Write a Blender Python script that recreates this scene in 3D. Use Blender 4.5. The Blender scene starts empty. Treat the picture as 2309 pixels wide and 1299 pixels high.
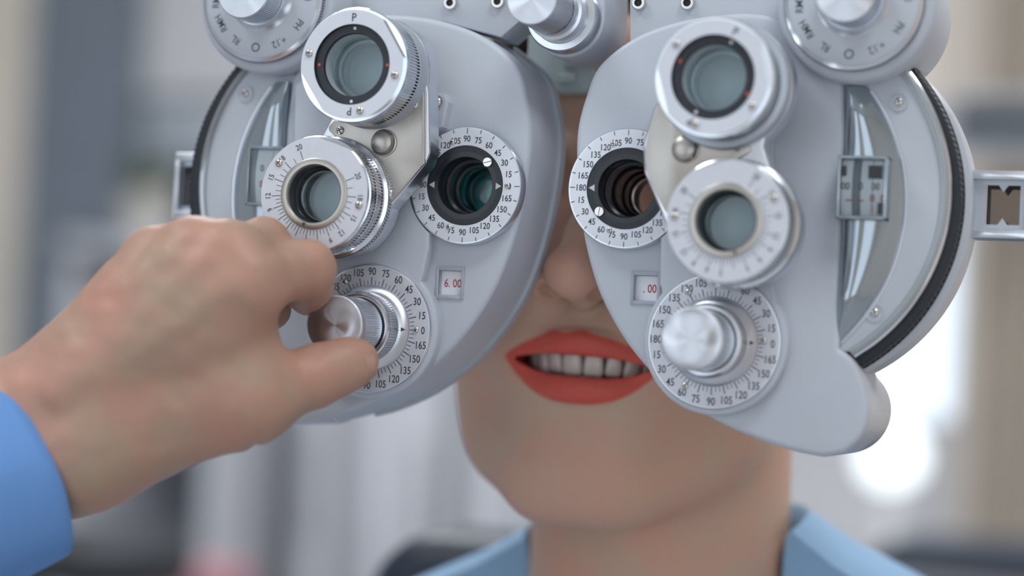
import bpy, bmesh, math
import numpy as np
from mathutils import Vector, Matrix, Euler

S = 0.001                       # everything below is written in millimetres
SC = bpy.context.scene
COL = SC.collection
PI = math.pi
H0 = 1200.0                     # height of the instrument's middle above the floor

# ------------------------------------------------------------------ camera
YAW, PITCH, ROLL, FPX, DIST = 18.0, 2.0, 2.75, 5000.0, 820.0
_t, _p, _r = (math.radians(a) for a in (YAW, PITCH, ROLL))
CF = np.array([-math.sin(_t) * math.cos(_p), math.sin(_p), -math.cos(_t) * math.cos(_p)])
_R0 = np.cross(CF, [0, 1, 0]); _R0 /= np.linalg.norm(_R0)
_U0 = np.cross(_R0, CF)
CR = _R0 * math.cos(_r) + _U0 * math.sin(_r)
CU = -_R0 * math.sin(_r) + _U0 * math.cos(_r)
CC = -DIST * CF


def A(u, v, z):
    """point of the plane `z` (mm, towards the viewer, instrument front = 0) seen at photo pixel u, v"""
    d = CF + (u - 1154.5) / FPX * CR - (v - 649.5) / FPX * CU
    return CC + (z - CC[2]) / d[2] * d


def W(p):
    """instrument millimetres -> world metres"""
    return Vector((p[0] * S, -p[2] * S, (p[1] + H0) * S))


def Wd(p):
    return Vector((p[0], -p[2], p[1]))


cam_d = bpy.data.cameras.new('camera')
cam = bpy.data.objects.new('camera', cam_d)
COL.objects.link(cam)
cam.location = W(CC)
_m = Matrix((Wd(CR), Wd(CU), -Wd(CF))).transposed()
cam.rotation_euler = _m.to_euler()
cam_d.sensor_width = 36.0
cam_d.lens = 36.0 * FPX / 2309.0
cam_d.clip_start = 0.02
cam_d.dof.use_dof = True
cam_d.dof.focus_distance = (DIST - 4) * S
cam_d.dof.aperture_fstop = 3.2
SC.camera = cam

# ------------------------------------------------------------------ light
SC.view_settings.view_transform = 'Standard'
SC.view_settings.look = 'None'
SC.view_settings.gamma = 1.0
SC.view_settings.exposure = -0.09
SC.view_settings.use_curve_mapping = False
world = bpy.data.worlds.new('daylight')
SC.world = world
world.use_nodes = True
_bg = world.node_tree.nodes['Background']
_bg.inputs['Color'].default_value = (0.80, 0.90, 1.0, 1)
_bg.inputs['Strength'].default_value = 1.75


def area(name, loc, size, power, color, target=None, sy=None):
    l = bpy.data.lights.new(name, 'AREA')
    l.energy = power
    l.color = color
    l.shape = 'RECTANGLE'
    l.size = size
    l.size_y = sy or size
    o = bpy.data.objects.new(name, l)
    COL.objects.link(o)
    o.location = loc
    if target is not None:
        o.rotation_euler = (Vector(target) - Vector(loc)).to_track_quat('-Z', 'Y').to_euler()
    return o


# ceiling panels of the shop (the panels themselves are built with the ceiling)
PANELS = [(-0.9, -0.7), (0.7, -0.7), (-0.9, 1.5), (0.9, 1.5)]
for px, py in PANELS:
    area('ceiling_panel_light', (px, py, 2.565), 0.58, 11.0 if py < 0 else 26.0, (0.93, 0.97, 1.0), (px, py, 0), 0.58)

# ------------------------------------------------------------------ materials
MATS = {}


def mat(name, color, rough=0.5, metal=0.0, noise=0.0, nscale=300.0, bump=0.0, bscale=900.0, aniso=0.0, spec=0.5,
        emit=None, estr=0.0, trans=0.0, ior=1.45, coat=0.0, sss=0.0, color2=None, stretch=None, rnoise=0.0):
    m = bpy.data.materials.new(name)
    m.use_nodes = True
    nt = m.node_tree
    b = nt.nodes['Principled BSDF']
    c = (*color, 1)
    b.inputs['Base Color'].default_value = c
    b.inputs['Roughness'].default_value = rough
    b.inputs['Metallic'].default_value = metal
    b.inputs['Specular IOR Level'].default_value = spec
    b.inputs['Transmission Weight'].default_value = trans
    b.inputs['IOR'].default_value = ior
    b.inputs['Coat Weight'].default_value = coat
    tc = nt.nodes.new('ShaderNodeTexCoord')
    if sss:
        b.inputs['Subsurface Weight'].default_value = sss
        b.inputs['Subsurface Radius'].default_value = (1.0, 0.35, 0.2)
        b.inputs['Subsurface Scale'].default_value = 0.004
    if emit is not None:
        b.inputs['Emission Color'].default_value = (*emit, 1)
        b.inputs['Emission Strength'].default_value = estr
    if noise or rnoise or color2:
        n = nt.nodes.new('ShaderNodeTexNoise')
        n.inputs['Scale'].default_value = nscale
        n.inputs['Detail'].default_value = 4
        if stretch:
            mp = nt.nodes.new('ShaderNodeMapping')
            mp.inputs['Scale'].default_value = stretch
            nt.links.new(tc.outputs['Object'], mp.inputs['Vector'])
            nt.links.new(mp.outputs['Vector'], n.inputs['Vector'])
        else:
            nt.links.new(tc.outputs['Object'], n.inputs['Vector'])
        if noise or color2:
            r = nt.nodes.new('ShaderNodeValToRGB')
            r.color_ramp.elements[0].position = 0.3
            r.color_ramp.elements[1].position = 0.7
            if color2:
                r.color_ramp.elements[0].color = (*color2, 1)
                r.color_ramp.elements[1].color = c
            else:
                r.color_ramp.elements[0].color = (*[x * (1 - noise) for x in color], 1)
                r.color_ramp.elements[1].color = (*[min(1, x * (1 + noise)) for x in color], 1)
            nt.links.new(n.outputs['Fac'], r.inputs['Fac'])
            nt.links.new(r.outputs['Color'], b.inputs['Base Color'])
        if rnoise:
            mr = nt.nodes.new('ShaderNodeMapRange')
            mr.inputs['To Min'].default_value = max(0.02, rough - rnoise)
            mr.inputs['To Max'].default_value = rough + rnoise
            nt.links.new(n.outputs['Fac'], mr.inputs['Value'])
            nt.links.new(mr.outputs['Result'], b.inputs['Roughness'])
    if bump:
        n2 = nt.nodes.new('ShaderNodeTexNoise')
        n2.inputs['Scale'].default_value = bscale
        n2.inputs['Detail'].default_value = 3
        nt.links.new(tc.outputs['Object'], n2.inputs['Vector'])
        bp = nt.nodes.new('ShaderNodeBump')
        bp.inputs['Strength'].default_value = bump
        bp.inputs['Distance'].default_value = 0.0004
        nt.links.new(n2.outputs['Fac'], bp.inputs['Height'])
        nt.links.new(bp.outputs['Normal'], b.inputs['Normal'])
    if aniso:
        b.inputs['Anisotropic'].default_value = aniso
        tg = nt.nodes.new('ShaderNodeTangent')
        tg.direction_type = 'RADIAL'
        tg.axis = 'Z'
        nt.links.new(tg.outputs['Tangent'], b.inputs['Tangent'])
    MATS[name] = m
    return m


mat('paint', (0.52, 0.55, 0.61), 0.42, noise=0.015, nscale=60, bump=0.12, bscale=1400)
mat('paint_edge', (0.42, 0.45, 0.50), 0.38, bump=0.08, bscale=1400)
mat('paint_plate', (0.50, 0.53, 0.58), 0.36, noise=0.015, nscale=60, bump=0.06, bscale=1200)
mat('casting', (0.50, 0.54, 0.60), 0.34, 0.35, noise=0.02, nscale=80, bump=0.05)
mat('satin_metal', (0.74, 0.77, 0.82), 0.30, 1.0, rnoise=0.06, nscale=200)
mat('bright_metal', (0.82, 0.85, 0.90), 0.16, 1.0, rnoise=0.04, nscale=150)
mat('knurl_metal', (0.72, 0.74, 0.78), 0.22, 1.0)
mat('turned_metal', (0.68, 0.70, 0.75), 0.34, 1.0, aniso=0.92, rnoise=0.03, nscale=300)
mat('nickel', (0.56, 0.525, 0.48), 0.36, 1.0, color2=(0.44, 0.415, 0.385), nscale=45, rnoise=0.06)
mat('screw_metal', (0.70, 0.67, 0.63), 0.22, 1.0)
mat('recess_shade', (0.03, 0.03, 0.035), 0.5)  # near-black colour stands in for shade in screw slots and hollows
mat('dial_white', (0.74, 0.77, 0.83), 0.40, noise=0.01, nscale=100)
mat('dial_silver', (0.62, 0.63, 0.68), 0.42, 0.25, noise=0.02, nscale=400)
mat('ring_face', (0.66, 0.68, 0.74), 0.40, 0.2, noise=0.01, nscale=300)
mat('black_anodised', (0.022, 0.026, 0.034), 0.42, noise=0.1, nscale=400)
mat('tube_inner', (0.020, 0.024, 0.03), 0.25)
mat('tube_grey', (0.50, 0.55, 0.58), 0.35, 0.15, noise=0.05, nscale=120)
mat('mirror_dark', (0.30, 0.27, 0.25), 0.12, 1.0)
mat('ink', (0.045, 0.052, 0.065), 0.6)
mat('ink_soft', (0.10, 0.12, 0.14), 0.6)
mat('ink_red', (0.50, 0.045, 0.05), 0.6)
mat('red_dot', (0.75, 0.10, 0.03), 0.5)
mat('white_dot', (0.85, 0.85, 0.87), 0.5)
mat('marker_grey', (0.55, 0.56, 0.58), 0.5)
mat('card', (0.86, 0.87, 0.92), 0.55)
mat('rubber', (0.018, 0.023, 0.030), 0.5, bump=0.1)
mat('clear_plastic', (0.90, 0.94, 0.97), 0.05, trans=0.75, ior=1.45)
mat('cowl', (0.40, 0.45, 0.49), 0.14, 0.8, noise=0.02, nscale=60)
mat('drum_white', (0.90, 0.90, 0.92), 0.3)
mat('drum_grey', (0.20, 0.24, 0.28), 0.3)


def glass(name, tint, gloss=0.08, rough=0.03):
    m = bpy.data.materials.new(name)
    m.use_nodes = True
    nt = m.node_tree
    nt.nodes.remove(nt.nodes['Principled BSDF'])
    out = nt.nodes['Material Output']
    t = nt.nodes.new('ShaderNodeBsdfTransparent')
    t.inputs['Color'].default_value = (*tint, 1)
    g = nt.nodes.new('ShaderNodeBsdfGlossy')
    g.inputs['Roughness'].default_value = rough
    fr = nt.nodes.new('ShaderNodeFresnel')
    fr.inputs['IOR'].default_value = 1.3 + gloss * 2
    mx_ = nt.nodes.new('ShaderNodeMixShader')
    nt.links.new(fr.outputs['Fac'], mx_.inputs['Fac'])
    nt.links.new(t.outputs['BSDF'], mx_.inputs[1])
    nt.links.new(g.outputs['BSDF'], mx_.inputs[2])
    nt.links.new(mx_.outputs['Shader'], out.inputs['Surface'])
    MATS[name] = m


glass('lens_clear', (0.90, 0.95, 0.96))
glass('lens_coat', (0.25, 0.75, 0.80), 0.2)
glass('cover_clear', (0.94, 0.97, 0.98), 0.1)
glass('pane', (0.97, 0.98, 1.0), 0.02)
mat('rest_plastic', (0.42, 0.50, 0.50), 0.4, noise=0.03)

# ------------------------------------------------------------------ mesh kit
BASE = {}


class MB:
    """collects shapes in millimetres; z points at the viewer"""

    def __init__(s):
        s.v, s.f, s.m = [], [], []
        s.cur = 0

    def add(s, verts, faces, m=None):
        o = len(s.v)
        s.v.extend([tuple(map(float, p)) for p in verts])
        s.f.extend([tuple(i + o for i in f) for f in faces])
        s.m.extend([s.cur if m is None else m] * len(faces))
        return s

    def lathe(s, prof, seg=64, c=(0, 0), m=None, ms=None):
        """prof: (r, z) list, outside-in order gives outward normals when going from back to front"""
        rings, verts = [], []
        for r, z in prof:
            if r < 1e-6:
                rings.append([len(verts)])
                verts.append((c[0], c[1], z))
            else:
                rings.append(list(range(len(verts), len(verts) + seg)))
                for k in range(seg):
                    a = 2 * PI * k / seg
                    verts.append((c[0] + r * math.cos(a), c[1] + r * math.sin(a), z))
        for i in range(len(rings) - 1):
            a, b = rings[i], rings[i + 1]
            faces = []
            for k in range(seg):
                k2 = (k + 1) % seg
                if len(a) == 1 and len(b) == 1:
                    continue
                if len(a) == 1:
                    faces.append((a[0], b[k2], b[k]))
                elif len(b) == 1:
                    faces.append((a[k], a[k2], b[0]))
                else:
                    faces.append((a[k], a[k2], b[k2], b[k]))
            o = len(s.v)
            s.f.extend([tuple(j + o for j in f) for f in faces])
            mi = ms[i] if ms else (s.cur if m is None else m)
            s.m.extend([mi] * len(faces))
        s.v.extend(verts)
        return s

    def knurl(s, r0, r1, z0, z1, n, c=(0, 0), m=None, slant=0.0, ramp=0.25):
        """a toothed cylinder wall"""
        verts, faces = [], []
        pr = [(0.0, r0), (0.30, r0), (0.5 - 0.05, r1), (0.85, r1)]
        N = n * 4
        for zi, z in enumerate((z0, z1)):
            for k in range(n):
                for t, r in pr:
                    a = 2 * PI * (k + t + slant * zi) / n
                    verts.append((c[0] + r * math.cos(a), c[1] + r * math.sin(a), z))
        for k in range(N):
            k2 = (k + 1) % N
            faces.append((k, k2, N + k2, N + k))
        return s.add(verts, faces, m)

    def prism(s, pts, z0, z1, b=0.0, steps=3, m=None, cap=True, back=True, side_m=None):
        """pts counter-clockwise seen from the viewer; b rounds the front edge"""
        pts = np.array(pts, float)
        n = len(pts)
        rings = [(pts, z0)]
        if b > 0:
            for k in range(steps + 1):
                a = PI / 2 * k / steps
                rings.append((offset(pts, -b * (1 - math.cos(a))), z1 - b + b * math.sin(a)))
        else:
            rings.append((pts, z1))
        verts, faces, mm = [], [], []
        fm = s.cur if m is None else m
        for p, z in rings:
            verts.extend([(q[0], q[1], z) for q in p])
        for i in range(len(rings) - 1):
            for k in range(n):
                k2 = (k + 1) % n
                faces.append((i * n + k, i * n + k2, (i + 1) * n + k2, (i + 1) * n + k))
                mm.append(side_m if (side_m is not None and i == 0) else fm)
        if cap:
            faces.append(tuple(range((len(rings) - 1) * n, len(rings) * n)))
            mm.append(fm)
        if back:
            faces.append(tuple(reversed(range(n))))
            mm.append(fm)
        o = len(s.v)
        s.v.extend(verts)
        s.f.extend([tuple(i + o for i in f) for f in faces])
        s.m.extend(mm)
        return s

    def box(s, lo, hi, m=None, b=0.0):
        pts = [(lo[0], lo[1]), (hi[0], lo[1]), (hi[0], hi[1]), (lo[0], hi[1])]
        if b:
            pts = roundrect(lo[0], lo[1], hi[0], hi[1], b)
        return s.prism(pts, lo[2], hi[2], min(b, (hi[2] - lo[2]) * 0.45), 2, m)

    def tube(s, path, r, seg=12, m=None, cap=True, sq=None):
        path = [np.array(p, float) for p in path]
        verts, faces = [], []
        n = len(path)
        up = np.array([0, 0, 1.0])
        for i, p in enumerate(path):
            t = path[min(i + 1, n - 1)] - path[max(i - 1, 0)]
            t /= np.linalg.norm(t)
            a = np.cross(t, up)
            if np.linalg.norm(a) < 1e-4:
                a = np.cross(t, [0, 1.0, 0])
            a /= np.linalg.norm(a)
            b = np.cross(a, t)
            rr = r[i] if hasattr(r, '__len__') else r
            for k in range(seg):
                w = 2 * PI * k / seg
                ca, sa = math.cos(w), math.sin(w)
                if sq:
                    verts.append(p + a * ca * rr * sq[0] + b * sa * rr * sq[1])
                else:
                    verts.append(p + a * ca * rr + b * sa * rr)
        for i in range(n - 1):
            for k in range(seg):
                k2 = (k + 1) % seg
                faces.append((i * seg + k2, i * seg + k, (i + 1) * seg + k, (i + 1) * seg + k2))
        if cap:
            faces.append(tuple(range(seg)))
            faces.append(tuple(reversed(range((n - 1) * seg, n * seg))))
        return s.add(verts, faces, m)

    def quad(s, pts, m=None):
        return s.add(pts, [tuple(range(len(pts)))], m)

    def text(s, txt, size, x, y, z, rot=0.0, sx=0.82, m=None):
        v, f = glyphs(txt)
        ca, sa = math.cos(rot), math.sin(rot)
        out = []
        for px, py in v:
            px, py = px * size * sx, py * size
            out.append((x + px * ca - py * sa, y + px * sa + py * ca, z))
        return s.add(out, f, m)

    def tick(s, a, r0, r1, w, z, m=None):
        ca, sa = math.cos(a), math.sin(a)
        p = []
        for r, q in ((r0, -w / 2), (r1, -w / 2), (r1, w / 2), (r0, w / 2)):
            p.append((r * ca - q * sa, r * sa + q * ca, z))
        return s.add(p, [(0, 1, 2, 3)], m)

    def disc(s, x, y, r, z, seg=16, m=None):
        v = [(x + r * math.cos(2 * PI * k / seg), y + r * math.sin(2 * PI * k / seg), z) for k in range(seg)]
        return s.add(v, [tuple(range(seg))], m)

    def mesh(s, name, mats, sharp=38):
        me = bpy.data.meshes.new(name)
        me.from_pydata([(x * S, y * S, z * S) for x, y, z in s.v], [], s.f)
        for n in (mats if isinstance(mats, (list, tuple)) else [mats]):
            me.materials.append(MATS[n])
        me.polygons.foreach_set('material_index', s.m)
        me.polygons.foreach_set('use_smooth', [True] * len(s.f))
        me.update()
        me.set_sharp_from_angle(angle=math.radians(sharp))
        return me


_GL = {}


def glyphs(txt):
    if txt in _GL:
        return _GL[txt]
    cu = bpy.data.curves.new('lettering', 'FONT')
    cu.body = txt
    cu.size = 1.0
    cu.resolution_u = 3
    cu.offset = 0.012
    cu.align_x = 'CENTER'
    ob = bpy.data.objects.new('lettering', cu)
    COL.objects.link(ob)
    dg = bpy.context.evaluated_depsgraph_get()
    dg.update()
    me = bpy.data.meshes.new_from_object(ob.evaluated_get(dg))
    v = [(p.co.x, p.co.y - 0.345) for p in me.vertices]
    f = [tuple(p.vertices) for p in me.polygons]
    # faces must look at the viewer
    f2 = []
    for p in f:
        a = sum(v[p[i]][0] * v[p[(i + 1) % len(p)]][1] - v[p[(i + 1) % len(p)]][0] * v[p[i]][1] for i in range(len(p)))
        f2.append(p if a > 0 else tuple(reversed(p)))
    bpy.data.objects.remove(ob)
    bpy.data.meshes.remove(me)
    bpy.data.curves.remove(cu)
    _GL[txt] = (v, f2)
    return _GL[txt]


def offset(pts, d):
    """move every outline point along its outward normal (pts counter-clockwise)"""
    pts = np.array(pts, float)
    nx = np.roll(pts, -1, 0) - pts
    pv = pts - np.roll(pts, 1, 0)
    nx /= np.linalg.norm(nx, axis=1)[:, None] + 1e-9
    pv /= np.linalg.norm(pv, axis=1)[:, None] + 1e-9
    n1 = np.c_[nx[:, 1], -nx[:, 0]]
    n2 = np.c_[pv[:, 1], -pv[:, 0]]
    n = n1 + n2
    n /= np.linalg.norm(n, axis=1)[:, None] + 1e-9
    c = np.clip((n * n1).sum(1), 0.5, 1)
    return pts + n * (d / c)[:, None]


def ccw(pts):
    pts = np.array(pts, float)
    x, y = pts[:, 0], pts[:, 1]
    a = (x * np.roll(y, -1) - np.roll(x, -1) * y).sum()
    return pts if a > 0 else pts[::-1]


def spline(pts, sub=6, closed=True):
    pts = np.array(pts, float)
    n = len(pts)
    out = []
    for i in range(n if closed else n - 1):
        if closed:
            p0, p1, p2, p3 = (pts[(i + k) % n] for k in (-1, 0, 1, 2))
        else:
            p0, p1, p2, p3 = pts[max(i - 1, 0)], pts[i], pts[i + 1], pts[min(i + 2, n - 1)]
        for k in range(sub):
            t = k / sub
            out.append(0.5 * ((2 * p1) + (p2 - p0) * t + (2 * p0 - 5 * p1 + 4 * p2 - p3) * t * t + (3 * p1 - p0 - 3 * p2 + p3) * t ** 3))
    if not closed:
        out.append(pts[-1])
    return np.array(out)


def roundrect(x0, y0, x1, y1, r, n=4):
    out = []
    for cx, cy, a0 in ((x1 - r, y0 + r, -PI / 2), (x1 - r, y1 - r, 0), (x0 + r, y1 - r, PI / 2), (x0 + r, y0 + r, PI)):
        for k in range(n + 1):
            a = a0 + PI / 2 * k / n
            out.append((cx + r * math.cos(a), cy + r * math.sin(a)))
    return out


def circ(x, y, r, n=48, a0=0.0, a1=2 * PI, closed=True):
    m = n if closed else n + 1
    return [(x + r * math.cos(a0 + (a1 - a0) * k / n), y + r * math.sin(a0 + (a1 - a0) * k / n)) for k in range(m)]


def put(name, me, loc, parent, rotz=0.0, scale=1.0):
    o = bpy.data.objects.new(name, me)
    COL.objects.link(o)
    loc = np.array(loc, float)
    b = BASE.get(parent.name, np.zeros(3)) if parent else np.zeros(3)
    if parent is not None:
        o.parent = parent
        o.location = (loc - b) * S
    else:
        o.location = W(loc)
        o.rotation_euler = (PI / 2, 0, 0)
    if rotz:
        o.rotation_euler.z += rotz
    if scale != 1.0:
        o.scale = (scale,) * 3
    BASE[o.name] = loc
    return o


def part(name, mb, mats, loc, parent, rotz=0.0, sharp=38):
    return put(name, mb.mesh(name, mats, sharp), loc, parent, rotz)


def thing(name, label, cat, base, group=None):
    o = bpy.data.objects.new(name, None)
    COL.objects.link(o)
    o.empty_display_size = 0.02
    o.location = W(base)
    o.rotation_euler = (PI / 2, 0, 0)
    o['label'] = label
    o['category'] = cat
    if group:
        o['group'] = group
    BASE[o.name] = np.array(base, float)
    return o


def cut(ob, cutters):
    """carve real openings into a mesh object"""
    for mb in cutters:
        me = mb.mesh('cutter', ['recess_shade'])
        c = bpy.data.objects.new('cutter', me)
        COL.objects.link(c)
        c.matrix_world = ob.matrix_world.copy()
        mod = ob.modifiers.new('opening', 'BOOLEAN')
        mod.operation = 'DIFFERENCE'
        mod.solver = 'EXACT'
        mod.use_self = True
        mod.object = c
        c.parent = ob.parent
        c.location = ob.location
        c.rotation_euler = ob.rotation_euler
        bpy.context.view_layer.update()
        dg = bpy.context.evaluated_depsgraph_get()
        new = bpy.data.meshes.new_from_object(ob.evaluated_get(dg))
        ob.modifiers.clear()
        old = ob.data
        name = old.name
        ob.data = new
        bpy.data.meshes.remove(old)
        new.name = name
        bpy.data.objects.remove(c)
        bpy.data.meshes.remove(me)
    ob.data.polygons.foreach_set('use_smooth', [True] * len(ob.data.polygons))
    ob.data.set_sharp_from_angle(angle=math.radians(32))

# ------------------------------------------------------------------ room shell
def wbox(mb, x0, y0, z0, x1, y1, z1, m=0):
    """axis box in instrument mm (x right, y up from the instrument's middle, z to the viewer)"""
    return mb.box((x0, y0, z0), (x1, y1, z1), m)


mat('wall_paint', (0.58, 0.58, 0.60), 0.8, noise=0.03, nscale=3)
mat('wall_warm', (0.74, 0.66, 0.59), 0.8, noise=0.03, nscale=3)
mat('ceiling_white', (0.75, 0.75, 0.75), 0.9, noise=0.02, nscale=5)
mat('floor_vinyl', (0.48, 0.48, 0.50), 0.35, noise=0.08, nscale=4)
mat('trim_cream', (0.70, 0.64, 0.56), 0.5, noise=0.02, nscale=8)
mat('panel_glow', (0.9, 0.9, 0.9), 0.5, emit=(0.95, 0.98, 1.0), estr=3.0)
mat('window_frame', (0.75, 0.76, 0.78), 0.4)


def structure(name, mb, mats, loc=(0, 0, 0), parent=None):
    o = part(name, mb, mats, loc, parent)
    if parent is None:
        o['kind'] = 'structure'
    return o


FL, CE = -H0, 2600 - H0
XL, XR, ZB, ZF = -3000, 2300, -3000, 2600
structure('floor', wbox(MB(), XL, FL - 60, ZB, XR, FL, ZF), ['floor_vinyl'])
ceil = structure('ceiling', wbox(MB(), XL, CE, ZB, XR, CE + 60, ZF), ['ceiling_white'])
structure('wall_left', wbox(MB(), XL - 80, FL, ZB, XL, CE, ZF), ['wall_paint'])
structure('wall_right', wbox(MB(), XR, FL, ZB, XR + 80, CE, ZF), ['wall_warm'])
# back wall with a daylight window on the right
_wl, _wr = A(1930, 700, ZB)[0], A(2168, 700, ZB)[0]
_wb, _wt = A(2050, 960, ZB)[1], A(2050, 470, ZB)[1]
bw = MB()
wbox(bw, XL - 80, FL, ZB - 90, _wl, CE, ZB)
wbox(bw, _wr, FL, ZB - 90, XR + 80, CE, ZB, 1)
wbox(bw, _wl, FL, ZB - 90, _wr, _wb, ZB)
wbox(bw, _wl, _wt, ZB - 90, _wr, CE, ZB, 1)
structure('wall_back', bw, ['wall_paint', 'wall_warm'])
wn = MB()
for a in ((_wl, _wb, _wl + 14, _wt), (_wr - 14, _wb, _wr, _wt), (_wl, _wb, _wr, _wb + 14), (_wl, _wt - 14, _wr, _wt)):
    wbox(wn, a[0], a[1], ZB - 60, a[2], a[3], ZB - 20)
# unseen window wall added behind the camera to shape reflections and front light
fw = MB()
for a in ((XL - 80, FL, XR + 80, FL + 300), (XL - 80, FL + 2350, XR + 80, CE), (XL - 80, FL + 300, -2300, FL + 2350), (-450, FL + 300, 450, FL + 2350), (1900, FL + 300, XR + 80, FL + 2350)):
    wbox(fw, a[0], a[1], ZF, a[2], a[3], ZF + 90)
structure('wall_front_added', fw, ['wall_warm'])
win = structure('window_1', wn, ['window_frame'])
part('pane', wbox(MB(), _wl + 14, _wb + 14, ZB - 44, _wr - 14, _wt - 14, ZB - 40), ['pane'], (0, 0, 0), win)
for px, py in PANELS:
    t = thing('ceiling_light', 'square white ceiling light panel %s, on the %s' % ('near the shop front' if py < 0 else 'near the back wall', 'door side' if px < 0 else 'curtain side'), 'light', (px * 1000, CE, -py * 1000), 'ceiling light panels')
    f = MB()
    wbox(f, -310, -22, -310, 310, 0, -295), wbox(f, -310, -22, 295, 310, 0, 310)
    wbox(f, -310, -22, -295, -295, 0, 295), wbox(f, 295, -22, -295, 310, 0, 295)
    part('frame', f, ['window_frame'], BASE[t.name], t)
    part('diffuser', wbox(MB(), -295, -12, -295, 295, -2, 295), ['panel_glow'], BASE[t.name], t)

# ------------------------------------------------------------------ the phoropter
XM = 13.3
PH = thing('phoropter', 'grey two-sided eye-testing phoropter with numbered dials and silver knobs in front of the face', 'phoropter', (XM, 60, -20))


def mx(pts):
    return [(2 * XM - p[0], p[1]) for p in pts]


def px2(pts, z):
    return [tuple(A(u, v, z)[:2]) for u, v in pts]


# small hardware, built once
def phillips_mesh():
    b = MB()
    b.lathe([(1.25, 0), (1.25, 0.25), (1.1, 0.55), (0.7, 0.75), (0, 0.8)], 20)
    for w in (0, PI / 2):
        ca, sa = math.cos(w), math.sin(w)
        v = []
        for zz in (0.6, 0.86):
            for q, r in ((-0.75, -0.15), (0.75, -0.15), (0.75, 0.15), (-0.75, 0.15)):
                v.append((q * ca - r * sa, q * sa + r * ca, zz if abs(q) < 0.1 else zz - 0.02))
        b.add(v, [(4, 5, 6, 7), (0, 1, 5, 4), (1, 2, 6, 5), (2, 3, 7, 6), (3, 0, 4, 7)], 1)  # dark cross on the head painted as slot shade, no hollow cut
    return b.mesh('screw', ['screw_metal', 'recess_shade'])


def hex_mesh():
    b = MB()
    b.lathe([(2.6, 0), (2.6, 1.8), (2.3, 2.2), (1.45, 2.2)], 32)
    n = 6
    v, f = [], []
    for z, r in ((2.2, 1.45), (0.4, 1.3)):
        for k in range(n * 6):
            a = 2 * PI * k / (n * 6)
            rr = r if z > 2 else r * math.cos(PI / 6) / math.cos((a % (PI / 3)) - PI / 6)
            v.append((rr * math.cos(a), rr * math.sin(a), z))
    N = n * 6
    f = [(k, (k + 1) % N, N + (k + 1) % N, N + k) for k in range(N)] + [tuple(range(N, 2 * N))]
    b.add(v, f[:-1], 0)
    b.add([v[i] for i in range(N, 2 * N)], [tuple(range(N))], 1)
    return b.mesh('socket_screw', ['screw_metal', 'recess_shade'])


def slot_mesh():
    b = MB()
    b.lathe([(1.9, 0), (1.9, 0.6), (1.75, 0.8), (0, 0.85)], 24)
    b.box((-1.75, -0.12, 0.6), (1.75, 0.12, 0.9), 1)  # dark strip laid on the head in place of a shaded slot
    return b.mesh('slot_screw', ['screw_metal', 'recess_shade'])


M_PH, M_HEX, M_SLOT = phillips_mesh(), hex_mesh(), slot_mesh()


def screw(u, v, z, parent, scale=1.0, rot=0.4):
    p = A(u, v, z)
    return put('screw', M_PH, p, parent, rot, scale)


# --- housings -------------------------------------------------------------
HR = [(118, -55.6), (106, -53.8), (89.9, -49.2), (73.4, -42.2), (59.9, -33.3), (49.5, -24.1), (40.7, -13.2), (33.3, -.5),
      (28.5, 12.3), (25.3, 25.2), (22.8, 41.5), (22, 57.9), (24.5, 71), (29.0, 82.5), (40.6, 92.3), (54, 98), (72, 101.5),
      (92, 101), (108, 91), (119.5, 78)]
HR_B = [(121.0, 60), (121.5, 20), (122.0, -17), (127.0, -21), (131.5, -29), (133.6, -39), (131, -48), (125.5, -53.6)]
HL = [(2 * XM - x, y) for x, y in HR]
HL_B = [(2 * XM - x, y) for x, y in HR_B]


def housing(outA, outB, mirror):
    a = spline(outA, 5, closed=False)
    b = spline(outB[2:], 5, closed=False)
    pts = np.vstack([a, np.array(outB[:2]), b])
    pts = ccw(pts)
    mb = MB()
    mb.prism(pts, -36, 0, 2.2, 4, 0)
    # back flange, a little wider on the nose side
    return mb


AP_L, AP_R = A(1048, 418, 6), A(1412, 425, 6)
WL, WR = A(1015, 638, 0), A(1456, 650, 0)


def rect_cut(c, w, h, z0, z1):
    b = MB()
    b.box((c[0] - w / 2, c[1] - h / 2, z0), (c[0] + w / 2, c[1] + h / 2, z1))
    return b


housings = []
for outA, outB, ap, wc, ww in ((HL, HL_B, AP_L, WL, (8.8, 9.2)), (HR, HR_B, AP_R, WR, (8.8, 9.2))):
    o = part('housing', housing(outA, outB, False), ['paint'], (0, 0, 0), PH)
    hole = MB().lathe([(0, -60), (12.2, -60), (12.2, 10), (0, 10)], 48, (ap[0], ap[1]))
    cut(o, [hole, rect_cut(wc, ww[0], ww[1], -3, 5)])
    housings.append(o)
HLo, HRo = housings
for hs, cx in ((HLo, 2 * XM - 117.2), (HRo, 117.2)):
    part('corner_boss', MB().lathe([(0, -54), (16.4, -54), (16.4, -3.5), (15.6, -2.6), (0, -2.6)], 64), ['casting'], (cx, -39.1, 0), PH)
HLo['label'] = 'light grey painted housing over the left half of the picture'
HRo['label'] = 'light grey painted housing over the right half of the picture'

# back covers that stand a little proud of the housings on the nose side
for out, hs in ((HL, HLo), (HR, HRo)):
    q = ccw(spline(out[2:15], 4, closed=False))
    oc = offset(ccw(np.vstack([q, [(q[:, 0].mean(), q[:, 1].mean())]])), 1.6)
    cover = MB().prism(oc, -40, -34, 0.8, 2)
    ap = AP_L if out is HL else AP_R
    o = part('back_cover', cover, ['paint_edge'], (0, 0, 0), PH)
    cut(o, [MB().lathe([(0, -60), (12.6, -60), (12.6, 10), (0, 10)], 40, (ap[0], ap[1]))])

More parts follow.
